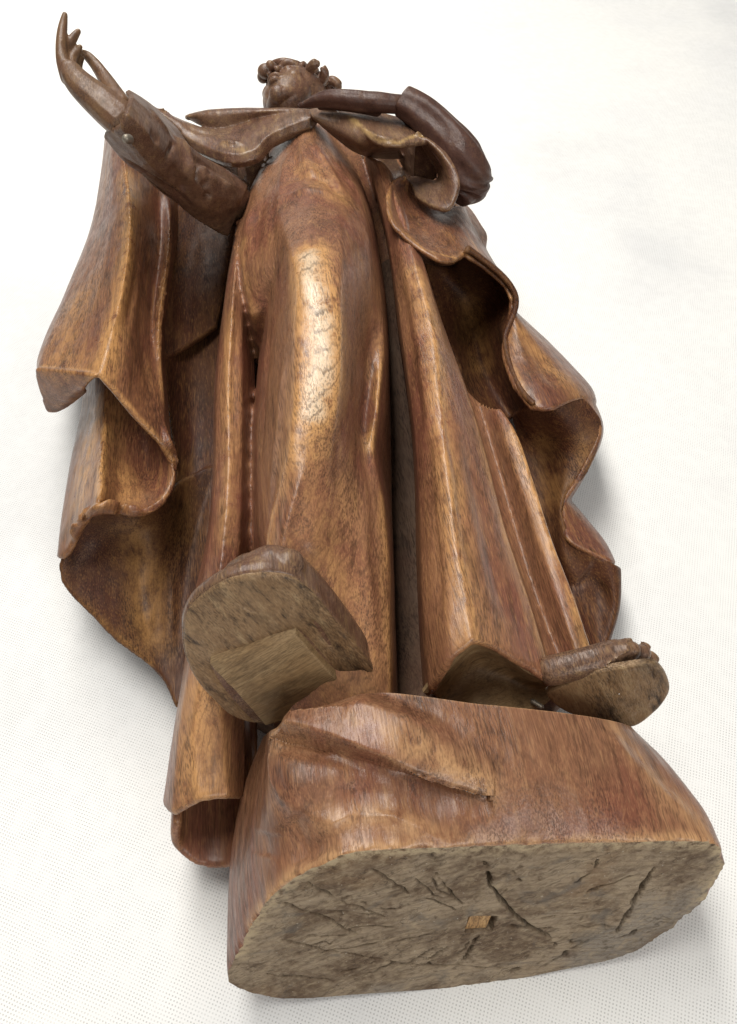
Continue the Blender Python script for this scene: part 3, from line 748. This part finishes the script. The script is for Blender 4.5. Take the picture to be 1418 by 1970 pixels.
# second lobe
mb.sheet([[(-221.6,394.9,30),(-210.3,337.9,30),(-204.5,283.7,32),(-198.3,238.2,34),(-190.3,202.5,40)],
          [(-202.6,358,62),(-194.5,309.7,58),(-190.2,261,58),(-185.3,220,58),(-180.8,189.6,58)],
          [(-188.3,341.8,76),(-175.7,284.9,78),(-171.2,243.5,78),(-170.6,218.6,76),(-174.1,189.8,64)],
          [(-175.9,332.6,84),(-161.5,266,88),(-154.5,231.1,94),(-148,201.4,99),(-164.7,198.8,80)],
          [(-159.9,322.3,84),(-152.2,264.2,76),(-148.5,235.2,80),(-142.5,204.5,88),(-148.5,198.2,98)],
          [(-141.7,297.6,84),(-137.6,256.5,70),(-135.4,232.1,74),(-131.8,204.7,84),(-140.9,202.3,88)],
          [(-120.1,246.6,94),(-118.7,241.7,82),(-120.1,223.2,80),(-124.7,208.5,82),(-131.9,203.2,85)],
          [(-115.8,241.6,84),(-115.1,232.7,82),(-117.4,220.8,81),(-121,213,82),(-126.1,205.4,84)]],
         110, 90, thick=4, sharp=(3,), flat=0.4)
# lower lobe, inner face
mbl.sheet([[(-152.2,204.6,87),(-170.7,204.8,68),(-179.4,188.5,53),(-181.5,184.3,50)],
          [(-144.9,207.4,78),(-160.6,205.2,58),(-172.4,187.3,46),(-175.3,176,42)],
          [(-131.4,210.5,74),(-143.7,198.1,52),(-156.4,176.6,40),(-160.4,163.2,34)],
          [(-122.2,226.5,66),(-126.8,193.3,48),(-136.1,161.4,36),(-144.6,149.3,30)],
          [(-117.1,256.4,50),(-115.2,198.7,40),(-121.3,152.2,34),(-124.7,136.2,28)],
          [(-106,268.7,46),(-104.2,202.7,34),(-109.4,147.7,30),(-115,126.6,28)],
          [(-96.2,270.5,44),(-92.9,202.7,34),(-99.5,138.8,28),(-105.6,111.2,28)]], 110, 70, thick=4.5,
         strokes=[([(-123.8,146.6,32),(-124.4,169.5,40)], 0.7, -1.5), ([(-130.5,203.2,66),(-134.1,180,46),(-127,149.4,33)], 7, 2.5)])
lin = mbl.build('cloak_inner_shade', M_inner_shade, statue, sharp=None, remesh=1.4, smooth=3, wear=[([(-138.2,203.8,60),(-132.5,180,46),(-125.2,151.2,36)], 12, 0.8), ([(-180.4,183.9,54),(-160.4,163.2,34),(-124.7,136.5,28)], 3, 0.6), ([(-127.9,263.5,52),(-118.6,217.8,46)], 12, 0.5)])
lin['label'] = 'inner faces of the cloak, recess shade painted in dark red brown'
cloak_l = mb.build('cloak', M_cloak, statue, sharp=None, remesh=1.2, smooth=5, wear=[
    ([(-184.1,493.2,128),(-166.6,425.5,130),(-157.3,348,127),(-155.2,288.7,126),(-155.4,272.9,126)], 9, 0.9), ([(-196.1,370.8,110),(-192.8,305.1,112),(-176.2,284.1,118)], 16, 0.45),
    ([(-203.8,300,106),(-155.9,272.5,126),(-135,255.9,108),(-116.1,241.6,84),(-118.9,216.5,82),(-140,202.3,88),(-147.6,199.6,99),(-166,198.1,80)], 2.2, 0.7),
    ([(-175.7,284.9,78),(-171.2,243.5,78),(-169.6,217,78)], 16, 0.75), ([(-161.5,266,88),(-154.8,231.1,94),(-148.2,202.1,99)], 6, 1.0), ([(-149.3,239.3,80),(-137.6,216,84)], 9, 0.6),
    ([(-147.9,441.1,100),(-140.5,346,95),(-128.2,286.6,90)], 3, 0.6), ([(-135.2,199.1,56),(-126.3,162.5,40)], 16, 0.45)])

# ---- right side of the cloak
mb = MB()
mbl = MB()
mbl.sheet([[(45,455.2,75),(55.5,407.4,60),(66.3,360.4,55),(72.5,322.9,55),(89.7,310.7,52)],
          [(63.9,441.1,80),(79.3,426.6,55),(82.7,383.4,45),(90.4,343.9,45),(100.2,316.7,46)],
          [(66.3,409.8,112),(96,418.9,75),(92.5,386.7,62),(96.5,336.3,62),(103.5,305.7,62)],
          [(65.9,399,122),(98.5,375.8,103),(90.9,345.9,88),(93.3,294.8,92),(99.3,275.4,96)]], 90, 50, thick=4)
mb.sheet([[(98.9,377.3,101),(94.3,360.1,88),(89.7,335.5,86),(92.5,296.3,92),(99.6,276.5,95)],
          [(100.7,373.6,96),(102.4,349.7,92),(103.9,320.8,92),(108,294.3,96),(112,274.4,97)],
          [(103.8,383.3,86),(112.8,354.3,86),(120.3,322.8,88),(126.4,300.7,91),(128.8,287.4,91)],
          [(112,415.5,60),(126.6,378.9,65),(139.5,341.7,70),(146.4,316,75),(146.7,301,78)],
          [(123.3,465.7,20),(141.7,430.6,20),(156.6,390.8,24),(163.3,358.7,30),(160,327.8,40)]], 80, 50, thick=4, strokes=[([(103.1,358.1,94),(112.8,323.4,92),(117.4,290.7,95)], 5, -2)])
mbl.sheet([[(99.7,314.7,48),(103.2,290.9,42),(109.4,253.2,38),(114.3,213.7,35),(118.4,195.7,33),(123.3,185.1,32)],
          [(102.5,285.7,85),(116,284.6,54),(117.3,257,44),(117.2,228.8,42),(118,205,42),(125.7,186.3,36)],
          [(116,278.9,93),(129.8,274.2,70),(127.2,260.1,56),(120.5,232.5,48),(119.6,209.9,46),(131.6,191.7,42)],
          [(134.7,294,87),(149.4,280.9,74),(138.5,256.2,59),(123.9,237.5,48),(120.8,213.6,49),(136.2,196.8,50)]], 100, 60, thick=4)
mb.sheet([[(134.7,294,87),(149.4,280.9,74),(138.5,256.2,59),(124.9,238.3,47)],
          [(145.2,300,78),(153.2,285.4,66),(142.8,263,50),(130.1,246.6,38)],
          [(159.9,335.7,40),(164.6,313.1,34),(150,282.2,26),(135.5,260.4,20)]], 60, 20, thick=3.5)
mb.sheet([[(124.5,238.3,47),(121.2,220.7,48),(122.2,207.9,50),(136.3,197.2,50)],
          [(129.8,243.9,42),(135.2,228.1,43),(141.3,210.6,45),(145.9,194.7,47)],
          [(141,268.3,10),(146.1,250,12),(152.6,230.9,14),(157.4,211.8,18)]], 60, 30, thick=3.5)
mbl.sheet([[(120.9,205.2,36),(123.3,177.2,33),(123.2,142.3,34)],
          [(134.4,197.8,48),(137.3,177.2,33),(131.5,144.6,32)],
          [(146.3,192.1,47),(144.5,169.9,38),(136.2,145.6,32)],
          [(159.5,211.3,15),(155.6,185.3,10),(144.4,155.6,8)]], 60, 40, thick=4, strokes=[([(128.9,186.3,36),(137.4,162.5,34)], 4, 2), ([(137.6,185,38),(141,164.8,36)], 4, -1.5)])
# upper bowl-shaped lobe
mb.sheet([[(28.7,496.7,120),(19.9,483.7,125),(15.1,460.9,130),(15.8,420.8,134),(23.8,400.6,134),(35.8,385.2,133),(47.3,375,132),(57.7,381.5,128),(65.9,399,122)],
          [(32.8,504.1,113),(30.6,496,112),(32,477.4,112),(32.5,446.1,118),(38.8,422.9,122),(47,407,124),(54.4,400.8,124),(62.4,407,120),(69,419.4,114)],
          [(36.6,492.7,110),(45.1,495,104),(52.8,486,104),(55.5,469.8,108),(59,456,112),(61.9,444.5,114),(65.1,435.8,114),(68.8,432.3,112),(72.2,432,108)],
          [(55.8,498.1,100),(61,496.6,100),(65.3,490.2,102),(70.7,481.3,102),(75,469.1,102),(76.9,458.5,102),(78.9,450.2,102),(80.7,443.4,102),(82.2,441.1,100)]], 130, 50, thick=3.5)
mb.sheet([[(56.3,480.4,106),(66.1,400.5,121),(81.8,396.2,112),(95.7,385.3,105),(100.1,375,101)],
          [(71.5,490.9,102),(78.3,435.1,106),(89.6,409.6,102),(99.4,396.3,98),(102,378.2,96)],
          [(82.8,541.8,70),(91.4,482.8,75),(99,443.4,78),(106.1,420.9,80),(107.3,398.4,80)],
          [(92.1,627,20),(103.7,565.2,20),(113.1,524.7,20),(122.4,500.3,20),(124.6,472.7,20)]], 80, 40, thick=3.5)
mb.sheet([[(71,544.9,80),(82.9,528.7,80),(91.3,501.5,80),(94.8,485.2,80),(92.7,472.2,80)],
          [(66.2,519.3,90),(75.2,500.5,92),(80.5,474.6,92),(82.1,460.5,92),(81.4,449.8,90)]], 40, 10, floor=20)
mbl.build('cloak_inner_shade', M_inner_shade, statue, sharp=None, remesh=1.0, smooth=3, wear=[([(79.3,426.6,55),(82.9,368.4,48)], 9, 0.6), ([(117.7,284.6,54),(117.1,244,44)], 10, 0.5), ([(140.6,273.4,66),(129,248.7,54)], 9, 0.5)])
cloak_r = mb.build('cloak', M_cloak, statue, sharp=None, remesh=1.15, smooth=3, wear=[
    ([(28.7,496.7,120),(15.1,460.9,130),(15.8,420.8,134),(35.8,385.2,133),(57.7,381.5,128),(65.9,399,122),(98.5,375.8,103),(90.9,345.9,88),(99.3,275.4,96),(134.7,294,87)], 1.8, 0.7),
    ([(105.9,349.7,92),(118.8,315.5,90),(132.4,293.4,88)], 10, 0.5), ([(79.3,426.6,55),(82.9,368.4,48)], 9, 0.5), ([(73.3,425.6,110),(88.6,403,104)], 6, 0.4)])

# ---- shoulder cape
mb = MB()
mb.sheet([[(-157.2,605.2,118),(-139.3,605.8,122),(-113.7,600.7,126),(-91.9,592.7,130),(-63.7,583.8,134),(-45.5,567.7,140)],
          [(-152,592.7,122),(-133.5,585.5,127),(-111.2,582.6,130),(-90.3,578.7,133),(-63,574.8,136),(-44.8,562.8,141)],
          [(-152.4,600.1,116),(-133.9,582.9,118),(-112,579.9,122),(-91,579.6,128),(-63.1,574.7,134),(-44.4,562.4,140)]], 90, 24, thick=4)
mb.sheet([[(-180.8,584,138),(-159.4,584,126),(-135.5,586.2,116),(-112.8,584.1,120),(-91.3,581.8,127),(-63.3,576.5,134),(-45.4,565,140)],
          [(-170.5,565.9,140),(-151.9,559.5,134),(-131.7,556.6,128),(-111.8,548,128),(-94.2,543.1,132),(-70.2,557,136),(-44.3,559.7,140)],
          [(-171.7,567.4,132),(-152.9,551,129),(-132.5,534.5,128),(-107.2,512.7,132),(-88.7,513.5,134),(-75.9,534.8,136),(-43,555.7,139)]], 110, 40, thick=11,
         strokes=[([(-129.4,552.1,126),(-109.8,533,130),(-96.5,524.8,132)], 4, 2.5), ([(-150.1,558.6,132),(-129.4,552.1,126),(-114.7,537,128)], 4, -2.0), ([(-79.3,578.2,132),(-75.2,544,134)], 0.8, -1.2)])
mb.sheet([[(-46.8,563.3,142),(-27.9,547.3,148),(-11.8,523.7,153),(-3.4,504.5,154),(7.1,486.1,155),(19.1,484.3,154)],
          [(-44.4,548.3,144),(-27.3,526.6,147),(-15.2,510.3,147),(-5.4,502.7,143),(8.3,510.4,136),(22.4,516.7,132)],
          [(-42.5,552.7,138),(-24.2,537.1,130),(-12.2,542.8,118),(-1.7,554.1,108),(13.4,558.4,104),(27.3,558.4,104)]], 80, 34, thick=4)
mb.sheet([[(-45.6,568.6,140),(-28.5,562.4,144),(-7.7,547.3,148),(17.7,541.3,148),(36.3,531.6,147),(49.1,505.9,148)],
          [(-44.9,559.3,143),(-27.9,546.4,148),(-9.5,530.8,152),(12,511.9,152),(31.4,511.6,151),(48.7,500.2,150)],
          [(-44.9,557.5,143),(-27.8,544.7,148),(-11.8,523.7,153),(7.1,486.1,155),(20.9,482.3,155),(48.6,498.6,150)]], 90, 30, thick=4)
mb.sheet([[(34,499.2,152),(41.6,504.8,138),(51.2,500.8,126),(52.1,504,116),(37.7,520.6,110),(28.2,510.6,112)],
          [(40.3,496.3,153),(50.3,481,150),(56.5,468.7,143),(55.9,460.2,134),(45,475.6,123),(32.5,498.6,116)],
          [(47.7,497.3,151),(59.9,475,147),(64.7,455.9,141),(59,442.1,132),(49.1,444.9,128),(34.7,476.1,119)]], 90, 40, thick=4)
mb.sheet([[(-8.4,574.9,100),(9.2,572.3,104),(28.2,561.6,118),(36.4,526.5,140)],
          [(-4,570.5,96),(15.9,560.8,92),(35.4,558,98),(52.5,516.1,120)],
          [(2.7,564.6,90),(22.4,551.3,88),(38.7,531.4,98),(55.6,511.4,112)]], 40, 30, floor=60)
mb.sheet([[(-150.2,592.9,108),(-124.6,563.3,112),(-96.3,546.2,118),(-80.7,564.5,120)], [(-139.6,569.4,92),(-122.8,556,90),(-99.8,548.2,92),(-84.2,554.2,100)]], 40, 20, floor=20)
cape = mb.build('shoulder_cape', M_cape, statue, sharp=None, remesh=1.0, smooth=3, wear=[
    ([(-11.8,523.7,153),(-3.4,504.5,154),(7.1,486.1,155),(20.9,482.3,155),(34,499.2,152),(47.7,496.6,151)], 2.0, 1.0), ([(-113.6,530.5,130),(-93.8,513.5,132)], 4, 0.5)])

# ---- sleeves
def tube(path, radii, seg, rim_in=None, flat=None):
    P = np.asarray(path, float); m = 60
    t = knots(P); u = np.linspace(0, 1, m)
    R = hermite(np.asarray(radii, float)[:, None], t, u)[:, 0]; P = hermite(P, t, u)
    T = np.gradient(P, axis=0); T /= np.linalg.norm(T, axis=1, keepdims=True)
    up = np.array([0.1, 0.2, 0.97]); rings = []
    a = np.linspace(0, 2 * np.pi, seg, endpoint=False)
    for k in range(m):
        x = np.cross(T[k], up); x /= np.linalg.norm(x); y = np.cross(x, T[k])
        rr = R[k] * (1 + 0.05 * np.cos(4 * a + k * 0.05) + 0.035 * np.cos(7 * a - k * .11))
        rings.append(P[k] + rr[:, None] * (np.cos(a)[:, None] * x + np.sin(a)[:, None] * y))
    if rim_in:
        x0 = rings[0]; c = P[0]
        inner = [c + (x0 - c) * 0.80 + T[0] * 14, c + (x0 - c) * 0.82 + T[0] * 3, c + (x0 - c) * 0.88 - T[0] * 0.6, c + (x0 - c) * 0.96 - T[0] * 0.8]
        rings = inner + rings
    return np.asarray(rings)

def sleeve(path, radii, mat, strokes):
    g = tube(path, radii, 72, True)
    n = gnormals(g, True)
    c = g.mean(1, keepdims=True)
    if ((g - c) * n)[6:].sum(2).mean() < 0: n = -n
    body = rough(g[4:], n[4:], 0.5); body = carve(body, n[4:], strokes)
    g = np.concatenate([g[:4], body])
    m = MB(); m.grid(g, closed=True)
    return m.build('sleeve', mat, statue, sharp=40)
mb = MB()
mb.sheet([[(-172.1,512.9,178),(-160.1,516,168),(-143.9,513.5,152),(-132.6,508,138),(-112.5,510.7,122),(-96.4,520.5,104)],
          [(-147.5,436.3,206),(-137.1,440.5,192),(-128.9,440.5,178),(-117.1,442.7,160),(-102.9,455.5,142),(-92.7,484.5,118)],
          [(-142.6,401,212),(-133.9,403.9,199),(-128.7,413.5,182),(-119.2,421.4,162),(-107.5,434.4,143),(-93.9,467.9,120)],
          [(-147.2,397.7,206),(-142.2,400.2,192),(-135,406.3,175),(-126.7,420.7,153),(-112.8,433.4,132),(-98.5,469.3,110)],
          [(-167.2,419.3,190),(-159.7,421.2,174),(-147.2,426.8,158),(-135.9,430.8,142),(-124.1,438.1,122),(-104.9,454.1,100)]],
         130, 80, thick=5, flat=0.7, amp=0.5, strokes=[
    ([(-127.9,436.3,178),(-128.7,414.8,180),(-135.8,413.2,172)], 1.3, -4.8), ([(-128.5,457.1,172),(-120.5,438.3,168),(-116.4,423.1,160)], 5, 5.6), ([(-120.4,461.1,160),(-117.2,436.2,162),(-114.9,427.1,156)], 3, -7.2),
    ([(-113.5,450.8,158),(-107.9,439.1,155),(-104.8,445.4,146)], 4, 5.6), ([(-112.7,434.1,154),(-108.1,431.6,148),(-111.3,432.3,140)], 3, -5.6), ([(-126.4,413.3,174),(-122.1,415.8,164),(-125.3,423.4,150)], 4, -4.0),
    ([(-104.5,452.7,142),(-98.8,455.3,132),(-102.6,456.5,120)], 4, 4.8), ([(-133.8,411.3,198),(-129.2,411.3,190)], 6, -2.4), ([(-156.5,418.7,178),(-139.4,417.7,164),(-122.5,427.4,134)], 2.5, -4.0),
    ([(-144.8,452.8,190),(-137.5,440.6,190),(-131.2,440.6,180)], 3, 2.4)])
mb.capsule([(-159.3,452,182),(-152.5,452.8,172),(-142.8,452.5,160),(-128.8,462.9,138),(-114.9,475.7,118),(-102.4,502.2,95)], [12, 15, 18, 19, 19, 14])
sl = mb.build('sleeve', M_sleeve, statue, sharp=None, remesh=0.8, smooth=2)
sr = sleeve([(26,527.4,163),(41,517.7,158),(56.1,502.5,150),(68.6,487,140),(75.2,481.2,128),(71.1,485.7,114)], [11, 13, 14.5, 16, 16.5, 10], M_dark, [
    ([(34.2,509.1,170),(48.7,490.4,164),(63.7,477,152)], 4, -1.2), ([(62.6,459,150),(70.5,456.2,142)], 3, -1.5)])

# ---- hands
mb = MB()
mb.capsule([(-153.5,423.4,198),(-163.8,431.1,203),(-173.5,437.4,208),(-182.5,446.1,212),(-187.3,453.7,215)], [14.5, 14, 12.2, 10, 7.2], squash=((0.4, 0.2, 0.9), 0.72))
mb.capsule([(-188.7,447.4,213),(-193.8,461.2,219),(-194.8,470.7,225),(-194.5,479.8,230),(-193,485.6,235)], [4.8, 4.0, 3.4, 2.9, 1.8])
mb.capsule([(-186.2,446.5,214),(-193,466.4,217),(-192.1,471.8,221),(-188.5,477.2,225),(-185.9,481.5,227)], [4.6, 3.8, 3.2, 2.7, 1.8])
mb.capsule([(-184.7,449.8,212),(-189.1,461.4,215),(-189.1,467.9,217),(-186.8,472.2,219),(-184.8,473.4,221)], [4.6, 3.7, 3.1, 2.6, 1.7])
mb.capsule([(-184.3,455.8,208),(-188.8,466.1,210),(-188.4,471.3,212),(-186.5,474.1,214)], [4.4, 3.8, 3.2, 2.2])
mb.capsule([(-155.8,433.3,202),(-165.1,452.6,204),(-173.3,468.3,206),(-180.4,477.9,210),(-185.1,481.5,213),(-186.9,480.3,215)], [7.5, 5.8, 4.5, 3.6, 2.9, 2.0])
mb.build('hand', M_skin, statue, remesh=0.7, smooth=4)
mb = MB()
mb.capsule([(33.6,529.9,160),(19.8,527.1,162),(4.3,528.2,163),(-7.4,533,162)], [9, 9, 9.5, 8], squash=((0, 0.3, 0.95), 0.75))
mb.capsule([(2.3,531,164),(-15.1,531.5,166),(-31,539.3,163),(-44.3,545.3,157)], [5.0, 4.4, 3.8, 2.4])
mb.capsule([(2.3,526.5,163),(-15.1,527,165),(-32.9,535.6,162),(-48.3,543.8,155)], [5.0, 4.5, 3.9, 2.4])
mb.capsule([(3.5,527.4,160),(-14.4,527.1,162),(-33.1,536.4,159),(-52.7,547.1,152)], [5.0, 4.5, 3.8, 2.2])
mb.capsule([(6.3,530.4,156),(-7.4,530.2,158),(-23.4,539.5,155),(-38,548.9,150)], [4.6, 4.0, 3.4, 2.2])
mb.build('hand', M_dark, statue, remesh=0.8, smooth=3)

# ---- head
mb = MB()
hc = np.array([-70.0, 676.0, 96.0])
ry = Matrix.Rotation(math.radians(-30), 3, 'Y') @ Matrix.Rotation(math.radians(-7), 3, 'X')
def hp(x, y, z): return tuple(hc + np.asarray(ry @ Vector((x, y, z))))
mb.ball(hp(0, 10, -4), (30, 37, 32), ry, 28, 18)
mb.ball(hp(0, -9, 8), (24, 25, 21), ry, 28, 18)
mb.ball(hp(0, -28, 19), (8.5, 8, 8), ry)                       # chin
mb.capsule([hp(-19, -2, 0), hp(-14, -20, 10), hp(-5, -28, 17)], [6, 6, 6])
mb.capsule([hp(19, -2, 0), hp(14, -20, 10), hp(5, -28, 17)], [6, 6, 6])   # jaw
mb.ball(hp(-13, -3, 19), (8, 10, 7), ry); mb.ball(hp(13, -3, 19), (8, 10, 7), ry)
mb.capsule([hp(0, 16, 27), hp(0, 6, 33), hp(0, -3, 38)], [2.6, 3.4, 4.2])   # nose
mb.ball(hp(-4.2, -4, 32.5), (2.8, 3, 2.8)); mb.ball(hp(4.2, -4, 32.5), (2.8, 3, 2.8))
mb.capsule([hp(-8, -12.5, 27), hp(-2, -12, 31), hp(2, -12, 31), hp(8, -12.5, 27)], [1.2, 2.4, 2.4, 1.2])
mb.capsule([hp(-6, -17.5, 26.5), hp(0, -18, 29.5), hp(6, -17.5, 26.5)], [1.2, 2.8, 1.2])
mb.capsule([hp(-18, 16, 20), hp(-9, 18, 29), hp(0, 16, 29), hp(9, 18, 29), hp(18, 16, 20)], [2.5, 3.4, 2.6, 3.4, 2.5])
mb.ball(hp(-9, 10, 25), (4.5, 3.6, 3.4)); mb.ball(hp(9, 10, 25), (4.5, 3.6, 3.4))
mb.capsule([(-72, 600, 96), (-71, 640, 90), (-69, 668, 88)], [16, 15, 18])
head = mb.build('head', M_cape, statue, remesh=0.7, smooth=3)
mb = MB()
def curl(c, r, tube_r, turns, tilt, start=0.0, n=30):
    pts = []
    for k in range(n):
        a = start + turns * 2 * math.pi * k / (n - 1); rr = r * (1 - 0.55 * k / (n - 1))
        v = Matrix.Rotation(tilt, 3, 'Z') @ Vector((rr * math.cos(a), 5.0 * k / n, rr * math.sin(a)))
        pts.append(tuple(np.asarray(c) + np.asarray(v)))
    mb.capsule(pts, [tube_r * 0.7] + [tube_r] * (n - 2) + [tube_r * 0.4], seg=8, cap=3)
mb.ball([(-95.2,689.8,119)][0], (7.5, 7, 6.5)); mb.ball([(-98.8,694.8,112)][0], (5.5, 6, 5.5))
mb.capsule([(-92.7,709.6,116),(-79.4,702.4,122),(-65.9,706.8,118)], [3.2, 3.6, 3.0])
for c, r, tr, tl, st in (([(-46.8,689.4,116)][0], 9.5, 4.6, -0.2, 1.6), ([(-34.6,708.7,95)][0], 8, 4.8, -0.5, 0.5)):
    curl(c, r, tr, 0.9, tl, st)
for k in range(15):
    a = -1.5 + 3.0 * k / 14
    mb.capsule([hp(25 * math.sin(a), 17, 28 * math.cos(a) - 4), hp(29 * math.sin(a + .05), 27, 31 * math.cos(a + .05) - 5), hp(27 * math.sin(a), 38, 26 * math.cos(a) - 6), hp(16 * math.sin(a), 47, 14 * math.cos(a) - 6)], [1.6, 2.8, 2.9, 2.2], seg=8)
mb.build('hair', M_cape, head, remesh=0.7, smooth=1)

# ---- stepping foot: sole, rim and toes, wooden block under it
mb = MB()
S0 = [(-76.9,94.8,144.1),(-73.6,98.1,154.6),(-65.4,101.3,163.1),(-55.1,103.8,168.8),(-42.1,105.4,170.4),(-31,105.6,167.5),(-21.8,103.3,156.9),(-13.4,99.6,141.2),(-4.3,95.7,125.1),(1.6,92.4,111.6),(4.8,89.1,99.5),(-4.6,85.9,91.2),(-26.6,81.4,82.1),(-49.9,78.9,80.6),(-63.3,80,88.5),(-70.6,83.1,101.3),(-76.5,86.6,115.4),(-78.5,90.9,130.8)]
nv = np.array([-0.08, 0.95, 0.28])
cS = np.mean(S0, axis=0)
r0 = np.asarray(S0)
rings = [cS + (r0 - cS) * k for k in (0.01, 0.3, 0.6, 0.85, 0.97)] + [cS + (r0 - cS) * 0.985 + nv * 0.5, cS + (r0 - cS) * 0.985 + nv * 3]
g = loft(rings, 220, 60, closed=True)
n = gnormals(g, True)
if n[5].mean(0)[1] > 0: n = -n
g = rough(g, n, 0.35)
bk = [(-68.3,89.5,123.1),(-31.1,96.6,136.3),(-5.5,86,91.7),(-48.5,79.1,80.8),(-68.3,89.5,123.1)]
g = carve(g, n, [(bk, 2.6, -3.5), ([(-58.4,101,160),(-44.7,99.4,150.2)], 1.2, -1.0), ([(-23.6,99.8,145.2),(-15.5,95.1,126.4)], 1.2, -1.2), ([(-4.4,92,112.3),(4.5,90.6,104.6)], 1.5, -1.6)])
mb.grid(g, closed=True)
sandal = mb.build('sandal', M_sole, statue, sharp=40)
mb = MB()
r1 = r0 + nv * 0.9
R1 = np.asarray([(-81.3,103.4,130.6),(-77.6,107.3,143.1),(-69.4,110.7,152.3),(-57.4,114.3,161.1),(-47,117.1,167.6),(-38.9,118.3,169.5),(-28.7,117.7,164.3),(-18.5,114.5,150.2),(-8.5,110.1,131.6),(0.7,105.2,111.8),(7.2,99.7,90.7),(9.1,95.6,76.1),(-2.3,92.9,70),(-27.8,90.5,69.4),(-50.6,88.2,68.4),(-65.9,89.6,77.8),(-73.8,92.3,89.6),(-80.6,95.9,104.3)])
c2 = R1.mean(0)
rings = [cS + (r0 - cS) * 0.97 + nv * 1.6, r1, r0 + nv * 4, cS + (r0 - cS) * 0.985 + nv * 5.5, R1 * 0.75 + r0 * 0.25 + nv * 2, R1, c2 + (R1 - c2) * 0.93 + nv * 5, c2 + (R1 - c2) * 0.6 + nv * 12, c2 + (R1 - c2) * 0.02 + nv * 14]
g = loft(rings, 160, 50, closed=True); mb.grid(g, closed=True)
for k, ring in ((0, rings[0]),):
    pass
mb.add(list(loft([r1, r1 + nv * 0.1], 160, 2, closed=True)[0]), [tuple(range(160))])
for p in ([(-54.4,116.5,152),(-49.6,116.3,158)], [(-44.2,115.7,158),(-41.5,115.5,163)], [(-35.2,114.4,160),(-32.5,114.4,164)]):
    mb.capsule(p, [7.5, 7.0])
mb.build('foot', M_cape, statue, remesh=0.9, smooth=4)
mb = MB()
bq = np.asarray([(-67.5,87.8,126.7),(-30.7,94.8,139.7),(-5.5,84.3,95.6),(-47.9,77.5,84.8)])
bc = bq.mean(0)
rings = []
def dens(q, k=14):
    out = []
    for i in range(4):
        for s in range(k): out.append(q[i] + (q[(i + 1) % 4] - q[i]) * s / k)
    return np.asarray(out)
q0 = dens(bq)
for k, o_ in ((0.01, 0), (0.5, 0), (0.97, 0), (1.0, 0.7), (1.0, 4), (1.0, 9)):
    rings.append(bc + (q0 - bc) * k + nv * o_)
g = np.asarray(rings); V = g.reshape(-1, 3)
V = V + np.stack([vnoise(V / 5.), vnoise(V / 5. + 7), vnoise(V / 5. + 15)], 1) * 0.5
mb.grid(V.reshape(g.shape), closed=True)
mb.build('support_block', M_raw, sandal, sharp=30)

# ---- the other foot
S1 = [(82.6,89.1,91.1),(87.1,89.9,99.4),(99.3,91.2,111),(113.2,91.7,116.6),(124.6,92,118.7),(131.5,91.3,112.7),(137.7,90.1,101.2),(139.7,89.1,91.1),(138,87.5,76.4),(130.8,85.9,60.9),(114.9,86.4,66.2),(95.3,87.4,75.4)]
nv2 = np.array([0.0, 0.99, 0.1]); r0 = np.asarray(S1); c1 = r0.mean(0)
mb = MB()
rings = [c1 + (r0 - c1) * k for k in (0.01, 0.4, 0.8, 0.96)] + [c1 + (r0 - c1) * 0.975 + nv2 * 0.4, c1 + (r0 - c1) * 0.97 + nv2 * 3]
g = loft(rings, 160, 40, closed=True); mb.grid(g, closed=True)
sandal2 = mb.build('sandal', M_sole, statue, sharp=40)
mb = MB()
rings = [c1 + (r0 - c1) * k + nv2 * o_ for k, o_ in ((0.97, 1.0), (1.0, 1.0), (1.0, 4.5), (0.97, 6), (0.985, 8), (0.96, 11), (0.8, 16), (0.45, 21), (0.02, 23))]
g = loft(rings, 120, 40, closed=True); mb.grid(g, closed=True)
mb.capsule([(83.5,96,104),(97.2,97.7,108),(109,100.3,110),(117.6,101.9,110)], [7, 7, 6.5, 5])
for p in ([(114.9,100.3,110),(119.8,102.4,112)], [(121.2,102.3,106),(126.2,103.4,107)], [(124.6,102.7,100),(131.6,103.2,100)], [(111,99.8,111),(115.5,101.4,113)]):
    mb.capsule(p, [4.8, 4.2])
mb.build('foot', M_cape, statue, remesh=0.8, smooth=3)

# ---- metal fixings
mb = MB()
p = np.asarray([(-143.1,389.9,203)][0]); d = np.array([-0.15, -0.85, 0.5]); d /= np.linalg.norm(d)
mb.capsule([p - d * 3, p + d * 0.6], [2.9, 2.6], seg=18, cap=3)
mb.build('screw', M_metal, sl)
mb = MB()
p = np.asarray([(79.8,87.7,84)][0])
mb.capsule([p + (-2, 2, 0), p + (1.5, -1.2, 1.0)], [1.3, 1.2], seg=14, cap=3)
mb.build('nail', M_metal, statue)

robe['label'] = 'long robe with a highlight painted pale on the worn bent knee'
sandal['label'] = 'sandal sole with a square wooden block under it'
